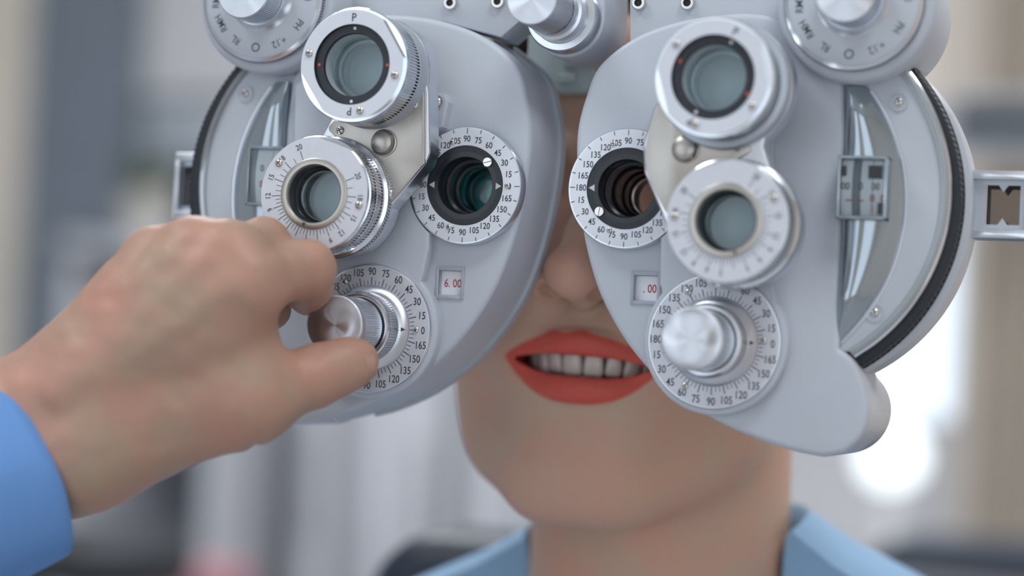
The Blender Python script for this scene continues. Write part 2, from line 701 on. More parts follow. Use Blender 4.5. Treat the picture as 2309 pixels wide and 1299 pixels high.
# knob lobes cast with the housings (top outer corners)
DL, DR = A(590, -5, 13), A(1924, 0, 13)
for c in (DL, DR):
    lb = MB().lathe([(0, -36), (28, -36), (28, 6.5), (27, 8), (25.5, 8.6), (0, 8.6)], 72)
    part('knob_lobe', lb, ['paint'], (c[0], c[1], 0), PH)

# flat mounting bars behind the housings, with socket-head screws
for pts, scr in (([(720, -60), (1215, -60), (1215, 10), (1130, 84), (1000, 50), (720, 60)], ((1018, 8), (1125, 5))),
                 ([(1420, -60), (1930, -60), (1930, 60), (1560, 80), (1420, 120)], ((1442, 8), (1552, 8)))):
    q = ccw(px2(pts, -9))
    o = part('mounting_bar', MB().prism(q, -30, -9, 0.7, 2), ['paint_plate'], (0, 0, 0), PH)
    for u, v in scr:
        p = A(u, v, -9)
        put('socket_screw', M_HEX, p, o)

# --- windows with the cylinder power -------------------------------------
for wc, txt, dx in ((WL, '6. 00', 0.3), (WR, '. 00', 1.0)):
    b = MB()
    # moulded surround
    for a in ((-5.6, -6.1, -4.4, 6.1), (4.4, -6.1, 5.6, 6.1), (-4.4, 4.6, 4.4, 6.1), (-4.4, -6.1, 4.4, -4.6)):
        b.box((a[0], a[1], -0.5), (a[2], a[3], 0.7), 0, 0.2)
    o = part('power_window', b, ['paint_edge'], (wc[0], wc[1], 0), PH)
    part('number_card', MB().box((-4.3, -4.5, -2.8), (4.3, 4.5, -2.2)), ['card'], (wc[0], wc[1], 0), o)
    part('printed_number', MB().text(txt, 4.3, dx, 0, -2.15, 0, 0.80), ['ink_red'], (wc[0], wc[1], 0), o)

# --- axis dials round the sight holes -------------------------------------
DEG = ['0', '15', '30', '45', '60', '75', '90', '105', '120', '135', '150', '165', '180'] + \
      ['15', '30', '45', '60', '75', '90', '105', '120', '135', '150', '165']


def axis_dial(ap, scr, slot, coat):
    c = (ap[0], ap[1], 0)
    b = MB()
    b.lathe([(21.0, 0), (22.0, 0.4), (22.0, 5.3), (21.7, 5.9), (21.2, 6.0), (14.9, 6.0), (14.8, 5.7), (12.6, 5.7)], 96,
            ms=[0, 0, 0, 0, 1, 2, 2])
    o = part('axis_dial', b, ['satin_metal', 'dial_white', 'black_anodised'], c, PH)
    t = MB()
    t.lathe([(12.6, 5.7), (10.7, 5.7), (10.5, 5.2), (10.4, -3), (9.4, -3.6), (9.4, -12), (8.9, -12.5), (8.9, -22), (8.2, -22.6), (8.2, -44)], 64)
    part('sight_tube', t, ['tube_inner'], c, o)
    rg = MB()
    rg.lathe([(9.5, -10.6), (9.0, -10.2), (8.6, -10.6), (8.6, -11.4)], 48)
    part('lens_ring', rg, ['satin_metal' if coat else 'black_anodised'], c, o)
    rg2 = MB().lathe([(8.3, -30.0), (7.6, -29.6), (7.3, -30.2), (7.3, -33)], 48)
    part('rear_ring', rg2, ['satin_metal'], c, o)
    if coat:
        ln = MB().lathe([(8.8, -18.0), (8.8, -16.6), (6, -16.0), (3, -15.7), (0, -15.6)], 40)
        ln.lathe([(0, -18.4), (5, -18.2), (8.8, -18.0)], 40)
        part('lens', ln, ['lens_coat'], c, o)
    k = MB()
    for i, s in enumerate(DEG):
        a = math.radians(15 * i)
        k.tick(a, 19.3 if i % 6 == 0 else 19.9, 21.3, 0.28, 6.06)
        r = 17.4 if len(s) < 3 else 17.1
        k.text(s, 3.25, r * math.cos(a), r * math.sin(a), 6.06, 0, 0.86)
    part('scale_marks', k, ['ink'], c, o)
    for sgn in (-1, 1):
        tr = MB().add([(sgn * 14.2, 0, 5.76), (sgn * 12.0, 1.25, 5.76), (sgn * 12.0, -1.25, 5.76)], [(0, 1, 2) if sgn < 0 else (0, 2, 1)])
        part('pointer_mark', tr, ['marker_grey'], c, o)
    for u, v in scr:
        screw(u, v, 6.0, o, 0.85)
    put('slot_screw', M_SLOT, A(slot[0], slot[1], 5.9), o, slot[2], 0.95)
    return o


d1 = axis_dial(AP_L, ((1020, 321), (1144, 419), (1012, 512)), (1100, 366, 0.25), True)
d1['label'] = 'white numbered axis ring round the teal sight hole'
d2 = axis_dial(AP_R, ((1383, 324), (1374, 519)), (1352, 477, 1.4), False)
d2['label'] = 'white numbered axis ring partly covered by the swung-in turret'

# --- raised face plates under turret and cylinder knob ---------------------
CL, CR_ = A(833, 740, 8), A(1609, 770, 8)
strip_l = ccw(px2([(966, 560), (974, 300), (997, 286), (1010, 229), (1004, 212), (955, 205), (900, 118), (760, 125), (664, 190), (660, 400),
                   (655, 640), (700, 700), (930, 700), (952, 625)], 6))
strip_r = ccw(px2([(1489, 560), (1487, 250), (1560, 140), (1700, 120), (1742, 300), (1742, 630), (1752, 680), (1700, 740), (1520, 740), (1487, 640)], 6))
for strip, c, hs, ap in ((strip_l, CL, HLo, AP_L), (strip_r, CR_, HRo, AP_R)):
    b = MB()
    b.prism(strip, -1, 6, 1.0, 3)
    b.prism(circ(c[0], c[1], 26.3, 72), -1, 6, 1.4, 3)
    o = part('face_plate', b, ['paint'], (0, 0, 0), PH)
    cut(o, [MB().lathe([(0, -20), (22.3, -20), (22.3, 20), (0, 20)], 64, (ap[0], ap[1]))])
    if hs is HLo:
        p = A(986, 230, 6)
        rg = MB().lathe([(2.6, 0.0), (2.6, 0.35), (2.1, 0.4), (2.0, 0.1)], 28)
        part('screw_seat', rg, ['paint_edge'], p, o)
        put('screw', M_PH, p, o, 0.5, 1.45)
        screw(757, 949, 0, HLo, 0.5)


# --- cylinder axis knobs ---------------------------------------------------
def axis_knob(c, scr):
    c = np.array([c[0], c[1], 6.0])
    b = MB().lathe([(24.2, 0), (24.2, 1.4), (23.9, 1.9), (23.5, 2.0), (15.5, 2.0)], 96, ms=[0, 0, 0, 1])
    o = part('cylinder_dial', b, ['satin_metal', 'dial_silver'], c, PH)
    k = MB()
    for i in range(72):
        a = math.radians(5 * i)
        k.tick(a, 16.2, 19.0 if i % 3 == 0 else 17.9, 0.34 if i % 3 == 0 else 0.22, 2.06)
    for i, s in enumerate(DEG):
        a = math.radians(15 * i)
        k.text(s, 3.9, 21.3 * math.cos(a), 21.3 * math.sin(a), 2.06, 0, 0.80)
    part('scale_marks', k, ['ink'], c, o)
    for u, v in scr:
        screw(u, v, 8.0, o, 1.0)
    rg = MB().lathe([(16.1, 2.0), (16.1, 2.6), (15.8, 3.0), (12.6, 5.6), (11.0, 5.6)], 96)
    r = part('bevel_ring', rg, ['turned_metal'], c, o, sharp=60)
    tri = MB().add([(15.0, 0, 3.75), (13.6, 0.8, 4.85), (13.6, -0.8, 4.85)], [(0, 1, 2)])
    part('pointer_mark', tri, ['ink'], c, r)
    w = MB()
    w.lathe([(11, 5.4), (12.6, 5.4), (12.9, 5.9)], 72)
    w.knurl(12.75, 13.2, 5.9, 14.6, 78)
    w.lathe([(13.0, 14.6), (12.4, 15.4), (11.6, 15.6), (10.4, 15.2), (10.4, 13)], 72)
    part('axis_wheel', w, ['knurl_metal'], c, o)
    n = MB()
    n.lathe([(10.3, 14.5), (10.3, 16.6)], 64, m=1)
    n.knurl(10.35, 10.8, 16.6, 33.0, 72)
    n.lathe([(10.35, 16.6), (10.7, 16.6)], 64)
    n.lathe([(10.8, 33.0), (11.0, 33.2), (11.0, 35.6), (10.7, 36.1), (10.3, 36.3), (5, 36.3), (0, 36.3)], 96, m=2)
    part('power_knob', n, ['knurl_metal', 'recess_shade', 'turned_metal'], c, o)
    return o


k1 = axis_knob(CL, ((777, 635), (938, 744), (790, 850)))
k1['label'] = 'silver cylinder dial and knob held between finger and thumb'
k2 = axis_knob(CR_, ((1552, 659), (1722, 769), (1545, 870)))
k2['label'] = 'silver cylinder dial and knob beside the red lips'


# --- turrets: slab, nickel sheet, button, lens barrel, rotary prism --------
def radial_plate(b, rin, R, cuts, z0, z1, n=120, m=0, ms=None):
    """flat ring whose outer edge is cut by chords: cuts = [(angle, distance)]"""
    v, f = [], []
    for z in (z0, z1):
        for k in range(n):
            a = 2 * PI * k / n
            r = R
            for ca, cd in cuts:
                c = math.cos(a - ca)
                if c > 0.05:
                    r = min(r, cd / c)
            v.append((r * math.cos(a), r * math.sin(a), z))
    for k in range(n):
        a = 2 * PI * k / n
        v.append((rin * math.cos(a), rin * math.sin(a), z1))
    for k in range(n):
        k2 = (k + 1) % n
        f.append((k, k2, n + k2, n + k))
    b.add(v, f, ms if ms is not None else m)
    b.add(v[n:], [(k, (k + 1) % n, n + (k + 1) % n, n + k) for k in range(n)], m)


def barrel(front, rot, scr, cuts, zf=45.0, rb=20.9):
    """upper lens barrel; front = centre of its face"""
    c = np.array([front[0], front[1], 0.0])
    b = MB()
    b.lathe([(rb, 22), (rb, 27.0), (rb - 0.4, 28.0), (20.5, 28.4), (20.5, 30.0)], 80)
    b.knurl(20.0, 20.6, 30.0, 40.5, 110, m=1)
    b.lathe([(20.6, 40.5), (20.9, 40.9), (20.9, 42.6), (20.5, 43.2), (16, 43.2), (14.6, 43.2)], 80, m=2)
    b.lathe([(14.6, zf), (14.6, 43.6), (11.5, 43.6), (11.3, 43.2), (11.3, 42)], 72, ms=[3, 3, 3, 3])
    b.lathe([(11.3, 42.0), (11.2, 30.6), (10.0, 30.3), (9.9, 29.9), (9.9, 22.6), (0, 22.6)], 64, m=4)
    o = part('lens_barrel', b, ['casting', 'knurl_metal', 'bright_metal', 'black_anodised', 'tube_grey'], c, PH)
    p = MB()
    radial_plate(p, 14.6, 19.7, cuts, 43.2, zf, 144, 0, 1)
    part('face_ring', p, ['ring_face', 'bright_metal'], c, o)
    for a, s in ((PI / 2, 0), (-PI / 2, PI)):
        mk = MB().text('P', 4.2, 17.0 * math.cos(a + rot), 17.0 * math.sin(a + rot), zf + 0.06, s + rot, 0.9)
        part('letter_mark', mk, ['ink'], c, o)
    for k, m in ((1, 0), (3, 0), (0, 1), (2, 1)):
        a = PI / 2 * k + rot
        dt = MB().disc(13.2 * math.cos(a), 13.2 * math.sin(a), 0.55, 43.68, 16, m)
        part('index_dot', dt, ['white_dot', 'red_dot'], c, o)
    ln = MB().lathe([(0, 34.0), (11.1, 34.0), (11.1, 36.0), (0, 36.0)], 48)
    part('lens', ln, ['lens_clear'], c, o)
    for a in scr:
        put('screw', M_PH, c + [17.2 * math.cos(a), 17.2 * math.sin(a), zf - 0.1], o, a + 0.3, 1.15)
    return o


PR = {0: 0, 3: 15, 6: 31, 9: 47, 12: 63, 15: 85, 18: 110, 20: 135}
PRV, PRA = list(PR.keys()), list(PR.values())


def rotary(front, zero, scr, cuts, zf=42.0):
    """rotary prism with its 0-20 double scale; zero = direction of the zero (math angle)"""
    c = np.array([front[0], front[1], 0.0])
    b = MB()
    b.lathe([(21.0, 22), (22.6, 22.4)], 72, m=0)
    b.knurl(22.1, 22.7, 22.4, 26.0, 120, m=1, slant=0.6)
    b.lathe([(22.5, 26.0), (21.3, 26.6), (21.3, 28)], 72, m=2)
    b.knurl(21.0, 21.5, 28, 33.4, 110, m=1)
    b.lathe([(21.3, 33.4), (20.9, 33.9), (21.3, 34.4)], 72, m=2)
    b.knurl(21.0, 21.5, 34.4, 39.2, 110, m=1)
    b.lathe([(21.3, 39.2), (21.3, 39.8), (20.6, 40.2), (18, 40.2), (12.9, 40.2)], 72, m=2)
    o = part('rotary_prism', b, ['casting', 'knurl_metal', 'bright_metal'], c, PH)
    p = MB()
    radial_plate(p, 12.9, 20.8, cuts, 40.2, zf, 144, 0, 1)
    part('scale_disc', p, ['dial_silver', 'bright_metal'], c, o)
    q = MB()
    q.lathe([(12.9, zf - 0.6), (12.9, zf + 0.35), (12.6, zf + 0.55), (10.8, zf + 0.5), (10.4, zf), (10.4, zf - 1.5)], 72, m=0)
    q.lathe([(10.4, zf - 1.5), (10.2, 36), (9.8, 35.6), (9.8, 33), (9.4, 32.6), (9.4, 24.0)], 64, m=1)
    q.lathe([(9.4, 24.0), (0, 24.0)], 64, m=2)
    part('lens_mount', q, ['nickel', 'tube_inner', 'tube_grey'], c, o)
    part('lens', MB().lathe([(0, 30.0), (9.3, 30.0), (9.3, 32.0), (0, 32.0)], 48), ['lens_clear'], c, o)
    mk = MB()
    for sgn in (-1, 1):
        for val in range(0, 21):
            if val == 0 and sgn < 0:
                continue
            a = zero + sgn * math.radians(float(np.interp(val, PRV, PRA)))
            big = val in PR
            mk.tick(a, 13.1, 16.6 if big else 15.2, 0.26 if big else 0.2, zf + 0.06)
            if big and val:
                r = 18.1
                mk.text(str(val), 2.9, r * math.cos(a), r * math.sin(a), zf + 0.06, a - PI / 2, 0.85)
    part('scale_marks', mk, ['ink'], c, o)
    az = zero + 0.12
    tr = [(11.0, -0.85), (11.0, 0.85), (12.5, 0)]
    v = [(x * math.cos(az) - y * math.sin(az), x * math.sin(az) + y * math.cos(az), zf + 0.6) for x, y in tr]
    part('pointer_mark', MB().add(v, [(0, 2, 1)]), ['ink'], c, o)
    for a in scr:
        put('screw', M_PH, c + [18.0 * math.cos(a), 18.0 * math.sin(a), zf - 0.1], o, a, 1.15)
    return o


def turret(bf, rf, slab, sheet, button, holes, rb=21.2):
    b = MB()
    for pts in slab:
        b.prism(ccw(pts), 12, 22, 0.9, 3)
    b.prism(circ(bf[0], bf[1], rb, 72), 12, 22, 1.2, 3)
    b.prism(circ(rf[0], rf[1], 21.8, 72), 12, 22, 1.2, 3)
    o = part('turret_arm', b, ['satin_metal'], (0, 0, 0), PH)
    s = MB().prism(ccw(sheet), 21.8, 22.9, 0.35, 2)
    n = part('cover_sheet', s, ['nickel'], (0, 0, 0), o)
    cut(n, [MB().lathe([(0, 0), (20, 0), (20, 40), (0, 40)], 48, (bf[0], bf[1])),
            MB().lathe([(0, 0), (20, 0), (20, 40), (0, 40)], 48, (rf[0], rf[1]))])
    p = A(button[0], button[1], 23)
    u = MB().lathe([(5.0, 0), (5.0, 0.5), (4.5, 0.7), (4.4, 0.2), (4.3, 2.0), (3.9, 3.2), (3.0, 3.7), (1.2, 3.95), (0, 4.0)], 48,
                   ms=[0, 0, 0, 0, 0, 0, 0, 0])
    part('pivot_button', u, ['nickel'], p, o)
    for h in holes:
        put('screw', M_PH, A(h[0], h[1], 22.9), o, h[0], 1.25)
    return o


BL, BR = A(793, 145, 45), A(1607, 173, 45)
RL, RR = A(708, 437, 42), A(1637, 497, 42)
ring = lambda c, r, n=60: circ(c[0], c[1], r, n)
t1 = turret(BL, RL,
            [px2([(905, 75), (955, 140), (967, 205), (969, 345), (960, 368), (890, 455), (800, 555), (700, 560), (690, 420), (722, 310), (748, 262), (720, 215), (760, 90)], 22)],
            spline(px2([(800, 240), (905, 215), (952, 203), (956, 215), (957, 355), (950, 375), (885, 452), (872, 461), (860, 455), (820, 380), (752, 305), (741, 292), (748, 277)], 23), 3),
            (866, 322), ((936, 236), (767, 294), (878, 436)))
t2 = turret(BR, RR,
            [px2([(1500, 215), (1475, 240), (1449, 325), (1452, 390), (1490, 478), (1520, 560), (1700, 600), (1745, 400), (1722, 330), (1728, 300), (1760, 260), (1700, 150)], 22)],
            spline(px2([(1515, 200), (1488, 222), (1456, 325), (1457, 385), (1492, 462), (1512, 478), (1560, 420), (1680, 350), (1690, 330), (1668, 290), (1560, 280)], 23), 3),
            (1546, 337), ((1497, 231), (1663, 331)), 23.2)
cut1 = [(math.radians(32), 18.0), (math.radians(214), 17.9)]
b1 = barrel(BL, math.radians(0.0), (math.radians(167), math.radians(-13), math.radians(-76)), cut1)
b1['label'] = 'silver lens barrel with two letters P, in sharp focus'
b2 = barrel(BR, math.radians(-25), (math.radians(140), math.radians(-35), math.radians(-108)), [(math.radians(14), 18.0), (math.radians(196), 17.9)], rb=22.8)
r1 = rotary(RL, math.radians(-113), (math.radians(143), math.radians(-12)), [(math.radians(72), 19.6)])
r1['label'] = 'silver disc with a double scale from six to twenty'
r2 = rotary(RR, math.radians(-78), (math.radians(26), math.radians(177)), [(math.radians(105), 19.8)])
# grub screw in the edge of the arm
part('grub_screw', MB().lathe([(1.3, 0), (1.3, 0.3), (1.0, 0.35), (0.9, 0), (0, -0.2)], 20), ['screw_metal'], A(838, 530, 22.0), t1)


# --- auxiliary lens knobs at the top outer corners -------------------------
def aux_knob(c, labels, rk):
    c = np.array([c[0], c[1], 8.6])
    b = MB()
    b.lathe([(24.6, 0), (24.6, 0.8)], 96)
    b.knurl(24.2, 24.8, 0.8, 3.2, 150)
    b.lathe([(24.4, 3.2), (23.4, 3.8), (22.9, 4.4), (22.6, 4.6), (12.5, 4.6)], 96, ms=[0, 0, 1, 1])
    o = part('lens_selector', b, ['satin_metal', 'paint_plate'], c, PH)
    k = MB()
    k.lathe([(13.0, 4.6), (11.8, 5.6), (11.0, 8)], 72, m=0)
    k.knurl(10.2, 10.7, 8, 20.0, 84, m=0)
    k.lathe([(11.0, 8), (10.4, 8)], 72, m=0)
    k.lathe([(10.6, 20.0), (10.6, 20.8), (10.2, 21.3), (5, 21.6), (0, 21.8)], 96, m=1)
    part('selector_knob', k, ['satin_metal', 'turned_metal'], c, o)
    m = MB()
    for s, deg in labels:
        a = math.radians(deg)
        r = 19.0
        if s == 'O':
            m.lathe([(1.2, 4.66), (1.75, 4.66)][::-1], 20, (r * math.cos(a), r * math.sin(a)))
        else:
            m.text(s, 4.0, r * math.cos(a), r * math.sin(a), 4.66, a - PI / 2, 0.85)
    part('letter_marks', m, ['ink_soft'], c, o)
    return o


labs = [('6U', 2), ('PH', -33), ('+.12', -64), ('O', -94), ('RL', -121), ('RMH', -149), ('RMV', -178), ('OC', 30), ('R', 62), ('P', 95), ('±.50', 125), ('10I', 155)]
aux_knob(DL, labs, 0)
aux_knob(DR, [(s, d + 2) for s, d in labs], 0)

# --- outer drums with the power read-out -----------------------------------
def arc_pts(c, r, a0, a1, n=40):
    return [(c[0] + r * math.cos(a0 + (a1 - a0) * k / n), c[1] + r * math.sin(a0 + (a1 - a0) * k / n)) for k in range(n + 1)]


def drum(mirror):
    s = (lambda p: (2 * XM - p[0], p[1])) if mirror else (lambda p: (p[0], p[1]))
    ang = lambda c, p: math.atan2(p[1] - c[1], p[0] - c[0])
    # plate
    c1, r1 = (89.6, 37.7), 66.3
    a = arc_pts(c1, r1, math.radians(-57), math.radians(53))
    pts = ccw([s(p) for p in a + [(119.5, 84), (119.5, -19)]])
    pl = part('drum_plate', MB().prism(pts, -36, -3, 1.0, 3), ['paint_plate'], (0, 0, 0), PH)
    # clear rim
    path = [(*s(p), -3.2) for p in arc_pts(c1, 66.6, math.radians(-57), math.radians(53), 60)]
    part('clear_rim', MB().tube(path, 1.5, 10), ['clear_plastic'], (0, 0, 0), pl)
    path = [(*s(p), -5.5) for p in arc_pts(c1, 68.0, math.radians(-57), math.radians(53), 60)]
    part('rim_bead', MB().tube(path, 0.9, 8), ['bright_metal'], (0, 0, 0), pl)
    # black toothed wheel
    c2, ro = (91.5, 36.2), (71.2 if mirror else 70.2)
    zt = 4.2 if mirror else 0.0
    n = 130
    a0, a1 = math.radians(-62), math.radians(58)
    v, f = [], []
    for k in range(n + 1):
        t = a0 + (a1 - a0) * k / n
        rr = ro + (0.45 if k % 2 else 0.0)
        for r, z in ((ro - 5.5, -34), (ro - 5.5, -8.5 + zt), (ro - 1.4, -8.0 + zt), (rr - 0.5, -8.6 + zt), (rr, -12 + zt), (rr, -34)):
            q = s((c2[0] + r * math.cos(t), c2[1] + r * math.sin(t)))
            v.append((q[0], q[1], z))
    for k in range(n):
        for j in range(5):
            q = (k * 6 + j, (k + 1) * 6 + j, (k + 1) * 6 + j + 1, k * 6 + j + 1)
            f.append(q if mirror else tuple(reversed(q)))
    f.append(tuple(range(6)) if not mirror else tuple(reversed(range(6))))
    f.append(tuple(reversed(range(n * 6, n * 6 + 6))) if not mirror else tuple(range(n * 6, n * 6 + 6)))
    tw = part('thumb_wheel', MB().add(v, f), ['rubber'], (0, 0, 0), PH)
    # painted outer rim
    c3 = (96.1, 34.8)
    a = arc_pts(c3, 68.6, math.radians(-62), math.radians(57), 48)
    bq = arc_pts(c2, 70.8, math.radians(57), math.radians(-62), 48)
    outer = MB()
    v, f = [], []
    N = 49
    bq = bq[::-1]
    for k in range(N):
        for (p, z) in ((bq[k], -36), (bq[k], -14), (a[k], -15.5), (a[k], -36)):
            q = s(p if p is bq[k] or np.hypot(p[0] - c2[0], p[1] - c2[1]) > 71.2 else bq[k])
            v.append((q[0], q[1], z))
    for k in range(N - 1):
        for j in range(3):
            q = (k * 4 + j, (k + 1) * 4 + j, (k + 1) * 4 + j + 1, k * 4 + j + 1)
            f.append(q if mirror else tuple(reversed(q)))
    part('drum_rim', outer.add(v, f), ['paint_plate'], (0, 0, 0), PH)
    # glossy cowl beside the face, and the read-out in it
    cc, rc = (75.1, 33.8), 67.6
    y0, y1 = -17.0, 76.0
    rows, cols = 48, 16
    b = MB()
    v, f = [], []
    for i in range(rows + 1):
        y = y0 + (y1 - y0) * i / rows
        xe = cc[0] + math.sqrt(max(0, rc * rc - (y - cc[1]) ** 2))
        xs = 120.4
        xe = max(xe, xs + 0.6)
        for j in range(cols + 1):
            t = j / cols
            x = xs + (xe - xs) * t
            hgt = min(1.0, (xe - xs) / 14.0)
            z = -3.0 + 2.8 * hgt * (1 - t) ** 0.8 + 6.0 * hgt * (math.sin(PI * min(1, t * 1.0)) ** 0.8) * (1 - 0.55 * t)
            if j == 0:
                z = -4
            q = s((x, y))
            v.append((q[0], q[1], z))
    for i in range(rows):
        for j in range(cols):
            q = (i * (cols + 1) + j, i * (cols + 1) + j + 1, (i + 1) * (cols + 1) + j + 1, (i + 1) * (cols + 1) + j)
            f.append(tuple(reversed(q)) if mirror else q)
    part('cowl', b.add(v, f), ['cowl'], (0, 0, 0), PH, sharp=60)
    edge = [(*s((cc[0] + (rc + 0.3) * math.cos(t), cc[1] + (rc + 0.3) * math.sin(t))), -2.9) for t in np.linspace(math.radians(-46), math.radians(37), 50)]
    part('cowl_edge', MB().tube(edge, 0.7, 8), ['satin_metal'], (0, 0, 0), pl)
    return pl, s


pR, sR = drum(False)
pL, sL = drum(True)
for u, v, q in ((2027, 230, pR), (1973, 705, pR), (553, 211, pL)):
    p = A(u, v, -3)
    part('screw_seat', MB().lathe([(3.4, 0), (3.4, 0.5), (2.9, 0.6), (2.6, 0.15), (0, 0.1)], 28), ['paint_plate'], p, q)
    put('screw', M_PH, p + [0, 0, 0.1], q, 0.3, 1.25)


def readout(u0, u1, v0, v1, z, rows_):
    """box with clear front and three printed drums"""
    p0, p1 = A(u0, v1, z), A(u1, v0, z)
    x0, y0_, x1, y1_ = p0[0], p0[1], p1[0], p1[1]
    w, h = x1 - x0, y1_ - y0_
    c = np.array([(x0 + x1) / 2, (y0_ + y1_) / 2, z])
    b = MB()
    fr = 1.0
    for a in ((-w / 2, -h / 2, -w / 2 + fr, h / 2), (w / 2 - fr, -h / 2, w / 2, h / 2), (-w / 2, h / 2 - fr, w / 2, h / 2), (-w / 2, -h / 2, w / 2, -h / 2 + fr)):
        b.box((a[0], a[1], -14), (a[2], a[3], 0), 0, 0.3)
    o = part('power_readout', b, ['cowl'], c, PH)
    part('cover_glass', MB().box((-w / 2 + fr, -h / 2 + fr, -0.9), (w / 2 - fr, h / 2 - fr, -0.5)), ['cover_clear'], c, o)
    x = -w / 2 + fr
    total = w - 2 * fr
    for frac, m in rows_:
        ww = total * frac
        prof = []
        hh = h / 2 - fr - 0.2
        v, f = [], []
        n = 10
        for k in range(n + 1):
            yy = -hh + 2 * hh * k / n
            zz = -4.2 + 2.4 * math.cos(PI / 2 * (yy / hh) * 0.9)
            v += [(x + 0.1, yy, zz), (x + ww - 0.1, yy, zz)]
        f = [(2 * k, 2 * k + 1, 2 * k + 3, 2 * k + 2) for k in range(n)]
        part('number_drum', MB().add(v, f), [m], c, o)
        x += ww
    return o, c, w, h


ro, rc_, w, h = readout(1884, 2002, 352, 492, 9.5, ((0.27, 'drum_white'), (0.18, 'drum_grey'), (0.27, 'drum_white'), (0.28, 'drum_white')))
mk = MB()
mk.text('00', 3.6, -6.0, 0.5, -1.6, 0, 0.9, 0)
mk.text('0', 3.6, -0.6, 0.5, -1.6, 0, 0.9, 0)
mk.text('00', 3.4, 4.6, 0.5, -1.6, 0, 0.85, 0)
mk.text('+', 3.0, 8.0, 3.6, -1.6, 0, 1, 0)
mk.box((-7.4, 4.0, -2.2), (-5.9, 7.6, -1.7), 0)
mk.box((1.9, 3.2, -2.2), (6.6, 7.8, -1.6), 0)
mk.text('0', 3.6, 3.6, -3.6, -1.6, 0, 0.9, 1)
mk.text('0', 3.6, 7.2, -3.6, -1.6, 0, 0.9, 1)
mk.text('1', 3.6, 3.6, -7.4, -1.6, 0, 0.9, 1)
mk.box((-5.6, -4.7, -2.0), (-3.4, -4.3, -1.6), 1)
mk.box((-1.4, -4.8, -2.0), (0.6, -4.4, -1.6), 1)
mk.box((5.6, -9.2, -2.2), (8.0, -5.2, -1.6), 0)
part('printed_numbers', mk, ['ink', 'ink_red'], rc_, ro)
ro2, rc2, w, h = readout(552, 640, 330, 462, 9.5, ((0.14, 'drum_grey'), (0.5, 'drum_white'), (0.36, 'drum_white')))
mk = MB().text('0', 3.6, -1.8, 3.0, -1.6, 0, 0.9, 0)
mk.text('0', 3.6, -1.8, -3.0, -1.6, 0, 0.9, 1)
part('printed_numbers', mk, ['ink', 'ink_red'], rc2, ro2)

# --- sighting brackets at the temples --------------------------------------
def temple(u0, u1, v0, v1, z, right):
    p0, p1 = A(u0, v1, z), A(u1, v0, z)
    w, h = p1[0] - p0[0], p1[1] - p0[1]
    c = np.array([(p0[0] + p1[0]) / 2, (p0[1] + p1[1]) / 2, z])
    b = MB()
    b.box((-w / 2, h / 2 - 3.2, -16), (w / 2, h / 2, 0), 0, 0.4)
    b.box((-w / 2, -h / 2, -16), (w / 2, -h / 2 + 3.2, 0), 0, 0.4)
    sg = 1 if right else -1
    xo = w / 2 if right else -w / 2
    b.box((min(xo, xo - sg * 2), -h / 2 + 3, -16), (max(xo, xo - sg * 2), h / 2 - 3, 0), 0, 0.4)
    o = part('sighting_bracket', b, ['satin_metal'], c, PH)
    f = MB()
    hx0, hx1 = (-4.5, w / 2 - 4.4) if right else (-w / 2 + 2.2, w / 2 - 1.0)
    hy = h / 2 - 5.0
    for a in ((-w / 2, -h / 2 + 3, hx0, h / 2 - 3), (hx1, -h / 2 + 3, w / 2 - 1.8, h / 2 - 3), (hx0, hy, hx1, h / 2 - 3), (hx0, -h / 2 + 3, hx1, -hy)):
        f.box((a[0], a[1], -4.5), (a[2], a[3], -3), 0)
    xc = (hx0 + hx1) / 2
    for sy in (-1, 1):
        pts = [(xc - 1.7, sy * hy), (xc + 1.7, sy * hy), (xc, sy * (hy - 2.4))]
        f.prism(ccw(pts), -4.4, -3.1, 0)
    part('notch_plate', f, ['casting'], c, o)
    part('mirror', MB().box((hx0 - 0.5, -hy - 1, -14), (hx1 + 0.5, hy + 1, -12.5)), ['mirror_dark'], c, o)
    return o


temple(2170, 2330, 386, 535, -24, True)
temple(388, 500, 346, 492, -24, False)

# --- middle: distance knob on its bracket, forehead rest, hanger ------------
cb = A(1278, 42, -8)
q = [(-14.5, 30)] + [(14.5 * math.cos(a), 14.5 * math.sin(a)) for a in np.linspace(PI, 2 * PI, 28)] + [(14.5, 30)]
brk = part('centre_bracket', MB().prism(ccw(q), -40, -8, 1.2, 3), ['paint'], cb * [1, 1, 0], PH)
n = MB()
n.lathe([(13.6, -8), (13.6, -1), (13.0, 0), (10.8, 0.2)], 72, m=0)
n.lathe([(10.8, 0.2), (10.4, 1), (10.4, 8)], 72, m=0)
n.lathe([(10.4, 8), (9.4, 8.4), (9.4, 14)], 72, m=0)
n.knurl(9.1, 9.4, 14, 34, 80, m=0)
n.lathe([(9.3, 34), (9.3, 35), (9.0, 35.5), (4, 35.6), (0, 35.6)], 96, m=1)
part('distance_knob', n, ['satin_metal', 'turned_metal'], cb * [1, 1, 0], PH)
rb = A(1250, 165, -54)
fr = MB()
fr.prism(roundrect(-12, -8, 16, 34, 4), -5, 0, 2, 3)
fr.box((2, -4, 0), (9, 0, 2), 0, 0.4)
fr.box((4, 2, 0), (10, 8, 3), 0, 0.8)
part('forehead_rest', fr, ['rest_plastic'], rb, PH)
hb = MB().box((cb[0] - 9, cb[1] + 20, -34), (cb[0] + 9, cb[1] + 260, -14), 0, 2)
hb.box((-30, cb[1] + 34, -34), (60, cb[1] + 52, -12), 0, 2)
part('hanger_arm', hb, ['paint'], (0, 0, 0), PH)

